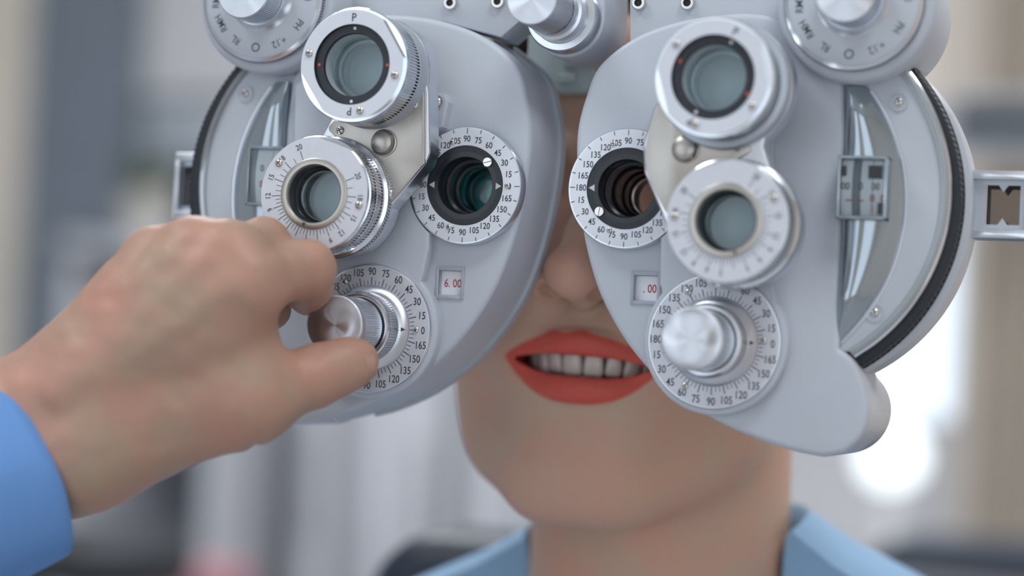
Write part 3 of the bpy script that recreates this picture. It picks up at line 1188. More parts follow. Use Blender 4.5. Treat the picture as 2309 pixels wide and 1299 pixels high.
# ------------------------------------------------------------------ organic shapes: a distance field turned into one skin
class Field:
    def __init__(s, lo, hi, h):
        s.lo = np.array(lo, float)
        s.h = h
        s.n = np.ceil((np.array(hi, float) - s.lo) / h).astype(int) + 1
        s.ax = [s.lo[i] + h * np.arange(s.n[i]) for i in range(3)]
        s.D = np.full(s.n, 60.0, np.float32)

    def _box(s, lo, hi):
        sl = []
        for i in range(3):
            a = int(max(0, math.floor((lo[i] - s.lo[i]) / s.h)))
            b = int(min(s.n[i], math.ceil((hi[i] - s.lo[i]) / s.h) + 1))
            if b <= a:
                return None
            sl.append(slice(a, b))
        X = s.ax[0][sl[0]][:, None, None].astype(np.float32)
        Y = s.ax[1][sl[1]][None, :, None].astype(np.float32)
        Z = s.ax[2][sl[2]][None, None, :].astype(np.float32)
        return tuple(sl), X, Y, Z

    def _join(s, sl, d, k, sub):
        a = s.D[sl]
        if sub:
            d = -d
            h = np.clip(0.5 - 0.5 * (d - a) / k, 0, 1)
            s.D[sl] = d * (1 - h) + a * h + k * h * (1 - h)
        else:
            h = np.clip(0.5 + 0.5 * (d - a) / k, 0, 1)
            s.D[sl] = d * (1 - h) + a * h - k * h * (1 - h)

    def cone(s, p, q, r0, r1, k=4.0, sub=False, flat=None):
        """capsule from p (radius r0) to q (radius r1)"""
        p, q = np.array(p, float), np.array(q, float)
        m = max(r0, r1) + k + 4 * s.h + (6 if not sub else 2)
        bx = s._box(np.minimum(p, q) - m, np.maximum(p, q) + m)
        if bx is None:
            return s
        sl, X, Y, Z = bx
        d = q - p
        L = float(d @ d) + 1e-9
        t = np.clip(((X - p[0]) * d[0] + (Y - p[1]) * d[1] + (Z - p[2]) * d[2]) / L, 0, 1)
        dist = np.sqrt((X - p[0] - t * d[0]) ** 2 + (Y - p[1] - t * d[1]) ** 2 + (Z - p[2] - t * d[2]) ** 2)
        s._join(sl, dist - (r0 + (r1 - r0) * t), k, sub)
        return s

    def ell(s, c, r, k=6.0, sub=False, rot=None):
        c, r = np.array(c, float), np.array(r, float)
        m = max(r) + k + 4 * s.h + 4 if rot is not None else None
        ext = np.full(3, m) if rot is not None else r + k + 4 * s.h + 4
        bx = s._box(c - ext, c + ext)
        if bx is None:
            return s
        sl, X, Y, Z = bx
        x, y, z = X - c[0], Y - c[1], Z - c[2]
        if rot is not None:
            M = np.array(Euler([math.radians(a) for a in rot]).to_matrix().transposed())
            x, y, z = (M[0, 0] * x + M[0, 1] * y + M[0, 2] * z, M[1, 0] * x + M[1, 1] * y + M[1, 2] * z, M[2, 0] * x + M[2, 1] * y + M[2, 2] * z)
        k0 = np.sqrt((x / r[0]) ** 2 + (y / r[1]) ** 2 + (z / r[2]) ** 2)
        k1 = np.sqrt((x / r[0] ** 2) ** 2 + (y / r[1] ** 2) ** 2 + (z / r[2] ** 2) ** 2) + 1e-6
        d = np.where(k0 < 0.25, -min(r) * (1 - k0), k0 * (k0 - 1) / k1)
        s._join(sl, d, k, sub)
        return s

    def mesh(s):
        D = s.D
        nx, ny, nz = D.shape
        neg = D < 0
        cnt = np.zeros((nx - 1, ny - 1, nz - 1), np.int8)
        offs = [(i, j, k) for i in (0, 1) for j in (0, 1) for k in (0, 1)]
        for i, j, k in offs:
            cnt += neg[i:nx - 1 + i, j:ny - 1 + j, k:nz - 1 + k]
        act = (cnt > 0) & (cnt < 8)
        idx = np.argwhere(act)
        ids = np.full(act.shape, -1, np.int64)
        ids[act] = np.arange(len(idx))
        I, J, K = idx.T
        acc = np.zeros((len(idx), 3))
        num = np.zeros(len(idx))
        for a in offs:
            for ax in range(3):
                if a[ax]:
                    continue
                b = list(a)
                b[ax] = 1
                va = D[I + a[0], J + a[1], K + a[2]]
                vb = D[I + b[0], J + b[1], K + b[2]]
                m = (va < 0) != (vb < 0)
                t = np.where(m, va / np.where(m, va - vb, 1), 0)
                for q in range(3):
                    acc[:, q] += np.where(m, a[q] + (t if q == ax else 0), 0)
                num += m
        V = s.lo + s.h * (idx + acc / num[:, None])
        F = []
        for ax in range(3):
            sl0 = [slice(None)] * 3
            sl1 = [slice(None)] * 3
            sl0[ax] = slice(0, -1)
            sl1[ax] = slice(1, None)
            a, b = neg[tuple(sl0)], neg[tuple(sl1)]
            e = np.argwhere(a != b)
            o1, o2 = [(1, 2), (2, 0), (0, 1)][ax]
            ok = (e[:, o1] > 0) & (e[:, o2] > 0)
            for q in range(3):
                if q != ax:
                    ok &= e[:, q] < act.shape[q]
            e = e[ok]
            fl = a[tuple(e.T)]
            d1, d2 = np.zeros(3, int), np.zeros(3, int)
            d1[o1], d2[o2] = 1, 1
            g = lambda w: ids[tuple(w.T)]
            quad = np.c_[g(e - d1 - d2), g(e - d2), g(e), g(e - d1)]
            quad[~fl] = quad[~fl][:, ::-1]
            F.append(quad)
        F = np.vstack(F)
        F = F[(F >= 0).all(1)]
        return V, F


def skin_mesh(name, V, F, mats, smooth=2, attrs=None):
    """V in mm; light relaxing of the grid, then one smooth mesh"""
    E_ = np.vstack([F[:, [0, 1]], F[:, [1, 2]], F[:, [2, 3]], F[:, [3, 0]]])
    deg = np.bincount(E_.ravel(), minlength=len(V)).astype(float)
    for _ in range(smooth):
        acc = np.zeros_like(V)
        for q in range(3):
            acc[:, q] = np.bincount(E_[:, 0], V[E_[:, 1], q], len(V)) + np.bincount(E_[:, 1], V[E_[:, 0], q], len(V))
        V = 0.5 * V + 0.5 * acc / np.maximum(deg, 1)[:, None]
    me = bpy.data.meshes.new(name)
    me.vertices.add(len(V))
    me.vertices.foreach_set('co', (V * S).ravel())
    me.loops.add(len(F) * 4)
    me.loops.foreach_set('vertex_index', F.ravel().astype(np.int32))
    me.polygons.add(len(F))
    me.polygons.foreach_set('loop_start', np.arange(0, len(F) * 4, 4, dtype=np.int32))
    me.polygons.foreach_set('use_smooth', np.ones(len(F), bool))
    for m in mats:
        me.materials.append(MATS[m])
    me.update(calc_edges=True)
    me.validate()
    for an, fn in (attrs or {}).items():
        co = np.empty(len(me.vertices) * 3)
        me.vertices.foreach_get('co', co)
        val = fn(co.reshape(-1, 3) / S)
        at = me.attributes.new(an, 'FLOAT', 'POINT')
        at.data.foreach_set('value', val.astype(np.float32))
    return me


def skin_material(name, base, red, spots=0.0, lip=False):
    m = mat(name, base, 0.46, sss=0.20, bump=0.18, bscale=900, spec=0.35)
    nt = m.node_tree
    b = nt.nodes['Principled BSDF']
    tc = nt.nodes.new('ShaderNodeTexCoord')
    n = nt.nodes.new('ShaderNodeTexNoise')
    n.inputs['Scale'].default_value = 38.0
    n.inputs['Detail'].default_value = 5
    nt.links.new(tc.outputs['Object'], n.inputs['Vector'])
    r = nt.nodes.new('ShaderNodeValToRGB')
    r.color_ramp.elements[0].position = 0.35
    r.color_ramp.elements[0].color = (*base, 1)
    r.color_ramp.elements[1].position = 0.70
    r.color_ramp.elements[1].color = (*red, 1)
    nt.links.new(n.outputs['Fac'], r.inputs['Fac'])
    out = r.outputs['Color']

    def layer(attr, color, rough=None):
        nonlocal out
        a = nt.nodes.new('ShaderNodeAttribute')
        a.attribute_name = attr
        mx_ = nt.nodes.new('ShaderNodeMix')
        mx_.data_type = 'RGBA'
        nt.links.new(a.outputs['Fac'], mx_.inputs['Factor'])
        nt.links.new(out, mx_.inputs['A'])
        mx_.inputs['B'].default_value = (*color, 1)
        out = mx_.outputs['Result']
    layer('flush', red)
    if lip:
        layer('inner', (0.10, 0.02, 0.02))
        layer('lipstick', (0.70, 0.10, 0.065))
        mp = nt.nodes.new('ShaderNodeMapping')
        mp.inputs['Scale'].default_value = (1.0, 0.12, 0.3)
        nt.links.new(tc.outputs['Object'], mp.inputs['Vector'])
        n3 = nt.nodes.new('ShaderNodeTexNoise')
        n3.inputs['Scale'].default_value = 700
        n3.inputs['Detail'].default_value = 3
        nt.links.new(mp.outputs['Vector'], n3.inputs['Vector'])
        at = nt.nodes.new('ShaderNodeAttribute')
        at.attribute_name = 'lipstick'
        ml = nt.nodes.new('ShaderNodeMath')
        ml.operation = 'MULTIPLY'
        nt.links.new(at.outputs['Fac'], ml.inputs[0])
        nt.links.new(n3.outputs['Fac'], ml.inputs[1])
        mx3 = nt.nodes.new('ShaderNodeMix')
        mx3.data_type = 'RGBA'
        nt.links.new(ml.outputs['Value'], mx3.inputs['Factor'])
        nt.links.new(out, mx3.inputs['A'])
        mx3.inputs['B'].default_value = (0.50, 0.10, 0.085, 1)
        out = mx3.outputs['Result']
        bp3 = nt.nodes.new('ShaderNodeBump')
        bp3.inputs['Strength'].default_value = 0.35
        bp3.inputs['Distance'].default_value = 0.0008
        nt.links.new(ml.outputs['Value'], bp3.inputs['Height'])
        old = b.inputs['Normal'].links[0].from_socket
        nt.links.new(old, bp3.inputs['Normal'])
        nt.links.new(bp3.outputs['Normal'], b.inputs['Normal'])
    nt.links.new(out, b.inputs['Base Color'])
    return m


skin_material('skin_hand', (0.41, 0.290, 0.213), (0.50, 0.262, 0.197))
skin_material('skin_face', (0.55, 0.385, 0.29), (0.62, 0.35, 0.26), lip=True)

# ------------------------------------------------------------------ the examiner's left hand on the knob
mat('shirt_blue', (0.13, 0.29, 0.62), 0.75, noise=0.04, nscale=40, bump=0.3, bscale=1500)
mat('nail', (0.50, 0.28, 0.23), 0.25, coat=0.3)


def build_hand():
    J = lambda u, v, z: A(u, v, z)
    lo = np.min([J(-330, 400, 120), J(-330, 1320, 120), J(300, 400, 30), J(60, 1320, 60)], 0) - [0, 25, 0]
    wrist = J(62, 962, 92)
    elbow = J(-620, 1290, 165)
    V0 = np.array([-205.0, -95, 20])
    V1 = np.array([-28.0, 45, 165])
    F = Field(V0, V1, 1.15)
    # joints: mcp, pip, dip, tip for index, middle, ring, little
    im, ip, idd, it = J(560, 640, 82), J(690, 606, 56), J(701, 643, 45), J(684, 672, 40)
    mm, mp, md, mt = J(520, 582, 82), J(590, 556, 58), J(604, 620, 38), J(615, 700, 34)
    rm, rp, rd, rt = J(440, 574, 82), J(510, 556, 58), J(520, 620, 40), J(545, 720, 36)
    lm, lp, ld, lt = J(352, 585, 80), J(415, 566, 58), J(425, 630, 44), J(450, 720, 40)
    tc_, tm, ti, tt = J(300, 950, 84), J(560, 905, 72), J(706, 852, 56), J(810, 811, 46)
    # forearm and wrist
    F.cone(elbow * 0.5 + wrist * 0.5, wrist, 26, 21, 6)
    F.cone(wrist + [-8, 6, -4], wrist + [26, 8, -4], 18, 20, 10)
    F.cone(wrist + [-10, -5, 0], wrist + [22, -8, 0], 17.5, 19, 10)
    # back of the hand
    for m, r in ((im, 11.5), (mm, 11.5), (rm, 10.5), (lm, 9.5)):
        F.cone(wrist + (m - wrist) * 0.18, m, 15, r, 10)
    F.cone(J(330, 760, 80), J(500, 700, 78), 19, 17, 14)
    F.cone(J(250, 850, 80), J(470, 800, 74), 20, 17, 14)
    F.cone(J(330, 680, 80), J(420, 610, 82), 15, 13, 12)
    for a_, b_ in ((J(150, 905, 104), im), (J(140, 890, 106), mm), (J(130, 870, 105), rm), (J(125, 850, 102), lm)):
        q_ = a_ + (b_ - a_) * 0.92
        F.cone(a_ + [0, 0, 1.0], q_ + [0, 1.0, 9.3], 3.2, 3.4, 6)
    F.cone(J(160, 960, 100), tm + [0, 4, 7], 3.5, 4.0, 8)
    # heel of the thumb
    F.cone(wrist + [12, -12, -6], tm, 19, 13.5, 12)
    F.cone(J(420, 860, 70), tm, 17, 13, 12)
    F.cone(J(520, 770, 68), J(575, 860, 66), 14, 11, 12)
    # fingers: proximal, middle, end
    for (a, b, c, d, r0, r1, r2, r3) in ((im, ip, idd, it, 11.2, 9.6, 8.0, 6.6), (mm, mp, md, mt, 11.0, 9.6, 8.2, 7.0),
                                          (rm, rp, rd, rt, 10.2, 9.0, 7.8, 6.6), (lm, lp, ld, lt, 9.2, 8.0, 7.0, 6.0)):
        F.cone(a, b, r0, r1, 5)
        F.cone(b, c, r1, r2, 2.2)
        F.cone(c, d, r2, r3, 2.0)
        F.ell(b, (r1 + 0.6,) * 3, 3)
        F.ell(a + [0, 0, 1.5], (r0 + 0.2,) * 3, 6)
    # thumb
    F.cone(tm, ti, 12.2, 10.3, 6)
    F.cone(ti, tt + (ti - tt) * 0.25, 10.4, 9.6, 3)
    F.cone(tt + (ti - tt) * 0.45, tt, 9.7, 6.8, 3)
    F.ell(ti + [0, 1, 0], (10.6, 10.6, 10.4), 3)
    # crease at the thumb root and between index and middle
    F.cone(J(590, 1012, 66), J(548, 1020, 84), 1.8, 1.8, 3, sub=True)
    F.cone(J(585, 566, 96), J(660, 536, 70), 1.6, 1.4, 3.5, sub=True)
    # palm side hollow
    F.ell(J(628, 748, 48), (5, 9, 12), 5, sub=True)
    V, Q = F.mesh()
    from mathutils import noise as mn
    dz = np.array([0.9 * mn.noise(Vector(p) * 0.075) + 0.45 * mn.noise(Vector(p) * 0.17 + Vector((7, 3, 1))) for p in V])
    V[:, 2] += dz
    V[:, 1] += 0.5 * dz
    pts = [(im, 15), (ip, 12), (mm, 13), (mp, 12), (rm, 11), (lm, 11), (ti, 13), (tm, 12), (it, 9), (tt, 11)]

    def flush(co):
        f = np.zeros(len(co))
        for p, r in pts:
            f = np.maximum(f, 0.75 * np.exp(-((co - p) ** 2).sum(1) / (r * r)))
        return f
    ex = thing('person', 'examiner reaching in from the left, blue sleeve and bare hand turning the silver knob', 'person', wrist * [1, 1, 1])
    o = put('hand', skin_mesh('hand', V, Q, ['skin_hand'], 2, {'flush': flush}), (0, 0, 0), ex)
    o['label'] = 'bare left hand pinching the knob between index finger and thumb'
    # nails
    nb = MB()
    d = (tt - ti) / np.linalg.norm(tt - ti)
    side = np.array([0.55, -0.55, 0.63])
    side -= d * (side @ d)
    side /= np.linalg.norm(side)
    cr = np.cross(d, side)
    v, f = [], []
    for i in range(9):
        for j in range(9):
            a, b = (i / 8 - 0.5) * 2, (j / 8 - 0.5) * 2
            rr = 8.3 - 0.5 * a * a - (1.2 if a > 0.6 else 0) * (a - 0.6)
            th = b * 0.75 * math.sqrt(max(0, 1 - (a * 0.75) ** 4))
            v.append(tt - d * 2.5 + d * a * 6.0 + side * rr * math.cos(th) + cr * rr * math.sin(th))
    for i in range(8):
        for j in range(8):
            f.append((i * 9 + j, i * 9 + j + 1, (i + 1) * 9 + j + 1, (i + 1) * 9 + j))
    part('thumb_nail', nb.add(v, f), ['nail'], (0, 0, 0), ex)
    # sleeve: a cuff with a turned end and soft folds, running back towards the shoulder
    a = J(42, 1062, 92)
    e = J(-980, 1500, 210)
    ax = (e - a) / np.linalg.norm(e - a)
    s1 = np.cross(ax, [0, 0, 1.0]); s1 /= np.linalg.norm(s1)
    s2 = np.cross(s1, ax)
    L = np.linalg.norm(e - a)
    prof = [(10, 33.5), (0, 33.0), (-1.2, 34.2), (-0.6, 35.6), (4, 36.4), (20, 37.0), (50, 38.5), (52, 39.4), (60, 40)] + [(60 + k * 12, 40 + k * 1.0 + 1.6 * math.sin(k * 1.3)) for k in range(1, 18)]
    v, f = [], []
    n = 72
    for i, (t, r) in enumerate(prof):
        for k in range(n):
            w = 2 * PI * k / n
            rr = r * (1 + 0.02 * math.sin(3 * w + t * 0.05) + 0.012 * math.sin(7 * w + t * 0.11))
            v.append(a + ax * t + s1 * rr * math.cos(w) * 0.98 + s2 * rr * math.sin(w) * 0.92)
    for i in range(len(prof) - 1):
        for k in range(n):
            k2 = (k + 1) % n
            f.append((i * n + k, (i + 1) * n + k, (i + 1) * n + k2, i * n + k2))
    f.append(tuple(range((len(prof) - 1) * n, len(prof) * n)))
    o = part('sleeve', MB().add(v, f), ['shirt_blue'], (0, 0, 0), ex, sharp=70)
    o['label'] = 'bright blue shirt cuff and sleeve'


build_hand()

# ------------------------------------------------------------------ the patient behind the instrument
mat('tooth', (0.72, 0.68, 0.62), 0.18, sss=0.15, coat=0.4)
mat('gum', (0.30, 0.07, 0.07), 0.3)
mat('shirt_pale', (0.25, 0.42, 0.62), 0.75, noise=0.04, nscale=40, bump=0.3, bscale=1500)
mat('hair', (0.03, 0.022, 0.018), 0.4, noise=0.3, nscale=60, stretch=(8, 1, 8))
mat('eye_white', (0.75, 0.73, 0.70), 0.15)
mat('iris', (0.06, 0.03, 0.02), 0.1)
MO = A(1303, 826, -54)


def build_patient():
    """head in its own mm frame: origin between the lips, x right, y up, z out of the face"""
    rl = math.radians(2.0)                         # head leans a touch
    Rm = np.array([[math.cos(rl), math.sin(rl), 0], [-math.sin(rl), math.cos(rl), 0], [0, 0, 1.0]])
    T = lambda P: np.asarray(P) @ Rm.T + MO
    F = Field((-82, -140, -190), (84, 190, 26), 1.1)
    # skull, face, jaw, neck
    F.ell((0, 105, -98), (72, 82, 92), 8)
    F.ell((0, 62, -72), (66, 66, 58), 14)
    F.ell((-4, 12, -64), (68, 64, 52), 14)
    for s in (-1, 1):
        F.cone((s * 12, -43, -26), (s * 37, -28, -54), 13, 13.5, 18)
        F.cone((s * 37 - 2, -29, -54), (s * 57 - 3, 0, -80), 14, 15.5, 18)
        F.ell((s * 34, 24, -27), (25, 26, 20), 18)
        F.ell((s * 50, 44, -50), (17, 24, 22), 12)
    F.ell((-2, -44, -16), (22, 16, 13.5), 18)
    for s in (-1, 1):
        F.cone((s * 18, -37, -32), (-3 + s * 39, -22, -58), 17.0, 18.0, 18)
        F.cone((s * 15 - 2, -45, -26), (s * 33 - 3, -35, -46), 14, 14.5, 18)
    F.ell((0, -2, -14), (31, 26, 13), 20)
    F.cone((12, -25, -100), (15, -190, -112), 55, 57, 14)
    # nose
    F.cone((0, 74, -8), (0, 50, 5), 6, 7.2, 8)
    F.cone((0, 52, 5), (0, 36, 13), 7.2, 8.8, 5)
    F.ell((-1.5, 36.5, 12.5), (12.0, 9.2, 9.0), 5)
    for s in (-1, 1):
        F.ell((-1 + s * 16, 34.0, 1.5), (8.8, 8.2, 9.5), 4)
        F.cone((s * 16, 30, -4), (s * 22, 24, -9), 6, 6, 7)
    F.cone((0, 31.5, 10), (0, 28, 1), 5.0, 6.0, 5)
    for s in (-1, 1):
        F.ell((-1 + s * 10.4, 27.4, 8.0), (5.2, 4.0, 8.0), 1.4, sub=True, rot=(0, 0, s * 20))
        F.cone((s * 22.5, 36, -3), (s * 23, 27, -6), 1.2, 1.2, 4, sub=True)
        # eye sockets and lids
        F.ell((s * 31, 71, -8), (15, 10, 10), 8, sub=True)
        F.ell((s * 31, 70, -24), (14, 12.5, 12.5), 3)
        F.cone((s * 16, 84, -9), (s * 44, 86, -20), 5, 5, 9)
        F.ell((s * 30, 69.0, -12), (11, 2.6, 5), 2, sub=True)
    # philtrum
    F.cone((-3, 23, 3.8), (-5, 15, 3.4), 2.0, 2.4, 4, sub=True)
    # lips follow the dental arch
    arch = lambda x: 1.0 - 0.0165 * x * x
    for i in range(24):
        x0, x1 = -29 + 2.417 * i, -29 + 2.417 * (i + 1)
        for up in (1, -1):
            q = []
            for x in (x0, x1):
                t = abs(x) / 31.0
                if up > 0:
                    y = 8.8 * (1 - t ** 2.9) + 0.6 * math.exp(-((abs(x + 5) - 6) / 4) ** 2) + 1.0 * t ** 3
                    r = 4.3 * (1 - 0.62 * t ** 1.8)
                else:
                    y = -9.2 * (1 - t ** 2.6) + 1.0 * t ** 3
                    r = 5.3 * (1 - 0.66 * t ** 1.8)
                q.append(((x, y, arch(x) - (1.5 if up > 0 else 2.6)), r))
            F.cone(q[0][0], q[1][0], q[0][1], q[1][1], 3.0)
    # corners, chin groove, mouth opening
    for s in (-1, 1):
        F.ell((s * 34, 1.5, -17), (3, 4, 4), 5, sub=True)
    F.cone((-13, -19.5, 3), (13, -19.5, 3), 2.2, 2.2, 6, sub=True)
    for x in np.arange(-27, 27.1, 1.5):
        t = abs(x) / 29.0
        hh = 4.5 * (1 - t ** 3.6) + 0.3
        F.ell((x, 0.0 + 1.4 * t ** 3, arch(x) - 9), (2.2, hh, 17), 0.8, sub=True)
    V, Q = F.mesh()
    V = V[:, :]

    def lip_top(x):
        t = np.clip(np.abs(x) / 32.5, 0, 1)
        return 12.8 * (1 - t ** 2.4) + 1.5 * np.exp(-((np.abs(x + 5) - 6.3) / 3.8) ** 2) + 1.8 * t ** 3

    def lip_bot(x):
        t = np.clip(np.abs(x) / 31.5, 0, 1)
        return -14.6 * (1 - t ** 2.6) + 0.8 * t ** 3

    def local(co):
        return (co - MO) @ Rm

    def lipmask(co):
        c = local(co)
        x, y, z = c.T
        a = np.clip((lip_top(x) - y) / 1.0 + 0.5, 0, 1)
        b = np.clip((y - lip_bot(x)) / 1.0 + 0.5, 0, 1)
        ed = np.clip((32.5 - np.abs(x)) / 1.5, 0, 1)
        return a * b * ed * (z > arch(x) - 22) * (z > -40)

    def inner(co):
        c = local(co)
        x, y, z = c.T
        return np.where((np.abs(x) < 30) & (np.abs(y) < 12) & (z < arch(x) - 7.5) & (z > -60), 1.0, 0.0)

    def lipm(co):
        return lipmask(co) * (1 - inner(co))

    def flush(co):
        c = local(co)
        f = np.zeros(len(c))
        for p, r, w in (((0, 34, 16), 14, 0.8), ((0, -42, 0), 16, 0.7), ((36, 24, -8), 20, 0.5), ((-36, 24, -8), 20, 0.5)):
            f = np.maximum(f, w * np.exp(-((c - np.array(p)) ** 2).sum(1) / (r * r)))
        return f
    base = MO + [0, -480, -140]
    pt = thing('person', 'smiling patient with red lipstick and open blue collar behind the phoropter', 'person', base)
    Vw = T(V)
    put('body', skin_mesh('body', Vw, Q, ['skin_face'], 1, {'flush': flush, 'inner': inner, 'lipstick': lipm}), (0, 0, 0), pt)
    # teeth of the upper row, and the tips of the lower ones
    widths = [8.4, 6.9, 7.4, 6.8, 6.6]
    R = 27.0
    for s in (-1, 1):
        arc = 0.0
        for i, wd in enumerate(widths):
            a = (arc + wd / 2) / R
            arc += wd + 0.12
            hgt = [10.2, 9.4, 9.8, 8.6, 7.8][i]
            bot = [-3.9, -3.3, -3.8, -2.9, -2.4][i]
            b = MB()
            v, f = [], []
            nn, mm_ = 14, 10
            for p in range(mm_ + 1):
                ty = p / mm_
                y = bot + hgt * ty
                wv = wd / 2 * (0.985 - 0.16 * ty ** 2) * (1 - 0.25 * max(0, 0.12 - ty) / 0.12)
                dp = 3.4 * (0.55 + 0.45 * ty) * (1 - 0.4 * max(0, 0.10 - ty) / 0.10)
                for k in range(nn):
                    w = 2 * PI * k / nn
                    cx, cz = math.cos(w), math.sin(w)
                    v.append((wv * math.copysign(abs(cx) ** 0.55, cx), y, dp * math.copysign(abs(cz) ** 0.62, cz) + 0.5 * math.sin(PI * ty)))
            for p in range(mm_):
                for k in range(nn):
                    k2 = (k + 1) % nn
                    f.append((p * nn + k2, p * nn + k, (p + 1) * nn + k, (p + 1) * nn + k2))
            f.append(tuple(range(nn)))
            f.append(tuple(reversed(range(mm_ * nn, (mm_ + 1) * nn))))
            v = np.array(v)
            aa = s * a
            cs, sn = math.cos(aa), math.sin(aa)
            x = v[:, 0] * cs + v[:, 2] * sn
            z = -v[:, 0] * sn + v[:, 2] * cs
            P = np.c_[x + R * sn, v[:, 1], z - 7.6 - R * 1.05 + R * 1.05 * cs]
            part('tooth', MB().add(T(P), f), ['tooth'], (0, 0, 0), pt, sharp=80)
    # gum along the upper teeth, inside the mouth
    g = MB()
    path = [T([R * math.sin(a), 6.2, -8.6 - R * 1.05 + R * 1.05 * math.cos(a)]) for a in np.linspace(-1.25, 1.25, 26)]
    part('gum', g.tube(path, 3.0, 10), ['gum'], (0, 0, 0), pt)
    lg = MB()
    for k in range(-4, 5):
        a = k * 5.6 / 25
        P = T([25 * math.sin(a), -7.0, -11.0 - 26 + 26 * math.cos(a)])
        o = MB().lathe([(0, -4), (2.2, -3.5), (2.6, 0), (2.3, 3.0), (1.6, 3.5), (0, 3.6)], 14)
        o.v = [(P[0] + x, P[1] + z, P[2] + y) for x, y, z in o.v]
        part('tooth', o, ['tooth'], (0, 0, 0), pt, sharp=80)
    # eyes
    for s in (-1, 1):
        p = T([s * 31, 69.5, -23.5])
        e = MB().lathe([(0, -12), (6, -10.4), (10.4, -6), (12, 0), (10.4, 6), (8, 8.9), (6, 10.4)], 32, m=0)
        e.lathe([(6, 10.4), (3, 11.7), (0, 12.2)], 32, m=1)
        part('eye', e, ['eye_white', 'iris'], p, pt)
    # hair drawn back over the skull
    H = Field((-90, 40, -200), (90, 200, 10), 2.5)
    H.ell((0, 108, -92), (76, 86, 96), 6)
    H.ell((0, 70, -176), (30, 34, 20), 10)
    H.ell((0, 82, -6), (58, 66, 62), 6, sub=True)
    for s in (-1, 1):
        H.ell((s * 74, 62, -70), (14, 34, 18), 6, sub=True)
    V, Q = H.mesh()
    put('hair', skin_mesh('hair', T(V), Q, ['hair'], 2), (0, 0, 0), pt)
    # shirt: shoulders and chest below the collar
    Sh = Field((-235, -520, -240), (245, -95, 30), 4.0)
    Sh.cone((-150, -205, -125), (160, -205, -125), 48, 48, 30)
    Sh.ell((4, -330, -120), (165, 230, 88), 40)
    for s in (-1, 1):
        Sh.cone((5 + s * 165, -215, -125), (5 + s * 185, -420, -110), 46, 40, 20)
        Sh.cone((5 + s * 60, -160, -120), (5 + s * 130, -195, -125), 30, 40, 40)
    Sh.ell((12, -120, -92), (66, 110, 78), 10, sub=True)
    V, Q = Sh.mesh()
    put('shirt', skin_mesh('shirt', V + MO, Q, ['shirt_pale'], 2), (0, 0, 0), pt)
    # chest skin inside the open collar
    # collar: a folded band, open at the throat
    v, f = [], []
    prof = [(57, -118), (58.5, -74), (59.5, -66), (61.5, -64), (64.5, -66), (82, -77), (106, -88), (128, -99), (134, -165), (60, -165)]
    n = 60
    for i in range(n + 1):
        az = math.radians(72 + 216 * i / n)          # 0 looks at the viewer: the collar is open there
        t = abs(i / n - 0.5) * 2
        for r, y in prof:
            v.append((12 + r * math.sin(az), y + 4 - 10 * t ** 4 + 6 * math.sin(az), -106 + r * math.cos(az) * 0.95))
    m = len(prof)
    for i in range(n):
        for j in range(m - 1):
            f.append((i * m + j, i * m + j + 1, (i + 1) * m + j + 1, (i + 1) * m + j))
    f.append(tuple(range(m)))
    f.append(tuple(reversed(range(n * m, (n + 1) * m))))
    part('collar', MB().add(np.array(v) + MO, f), ['shirt_pale'], (0, 0, 0), pt, sharp=70)


build_patient()

# ------------------------------------------------------------------ the shop behind, far out of focus
mat('navy_vinyl', (0.018, 0.028, 0.048), 0.45, noise=0.1, nscale=30)
mat('chair_metal', (0.5, 0.5, 0.52), 0.3, 1.0)
mat('slate_door', (0.17, 0.20, 0.24), 0.5, noise=0.05, nscale=10)
mat('blue_grey', (0.30, 0.33, 0.37), 0.5, noise=0.05, nscale=10)
mat('cabinet_white', (0.47, 0.48, 0.52), 0.45, noise=0.02, nscale=10)
mat('screen_dark', (0.035, 0.045, 0.06), 0.2)
mat('leaf', (0.12, 0.17, 0.07), 0.5, noise=0.3, nscale=40)
mat('pot', (0.45, 0.43, 0.40), 0.6)
mat('pink_card', (0.50, 0.24, 0.28), 0.6)
mat('charcoal', (0.030, 0.034, 0.042), 0.6)
mat('curtain', (0.70, 0.64, 0.57), 0.85, noise=0.05, nscale=20)
mat('lamp_glow', (0.9, 0.95, 1.0), 0.5, emit=(0.86, 0.96, 1.0), estr=1.5)
mat('wood', (0.30, 0.20, 0.12), 0.5, noise=0.2, nscale=14, stretch=(1, 8, 1))


def bx(name, lo, hi, m, loc, parent, b=3.0):
    return part(name, MB().box(lo, hi, 0, b), [m], loc, parent)


def span(u0, v0, u1, v1, z):
    p, q = A(u0, v1, z), A(u1, v0, z)
    return min(p[0], q[0]), min(p[1], q[1]), max(p[0], q[0]), max(p[1], q[1])


# examination chair behind the patient's shoulders
x0, y0, x1, y1 = span(838, 1222, 1100, 1300, -310)
ch = thing('exam_chair', 'dark navy padded examination chair behind the patient', 'chair', (60, FL, -300))
bk = MB()
hw = 250
pts = roundrect(-hw, -560, hw, 0, 40, 8)
bk.prism(pts, -75, 0, 18, 4)
q = A(838, 1300, -310)
part('backrest', bk, ['navy_vinyl'], (q[0] + hw - 6, A(1000, 1222, -310)[1], -310), ch, rotz=math.radians(-1.0))
bx('seat', (-250, -70, -240), (250, 0, 260), 'navy_vinyl', (60, FL + 470, -150), ch, 20)
bx('pedestal', (-70, 0, -70), (70, 400, 70), 'chair_metal', (60, FL + 20, -150), ch, 6)
bx('base', (-260, 0, -260), (260, 20, 260), 'chair_metal', (60, FL, -150), ch, 8)

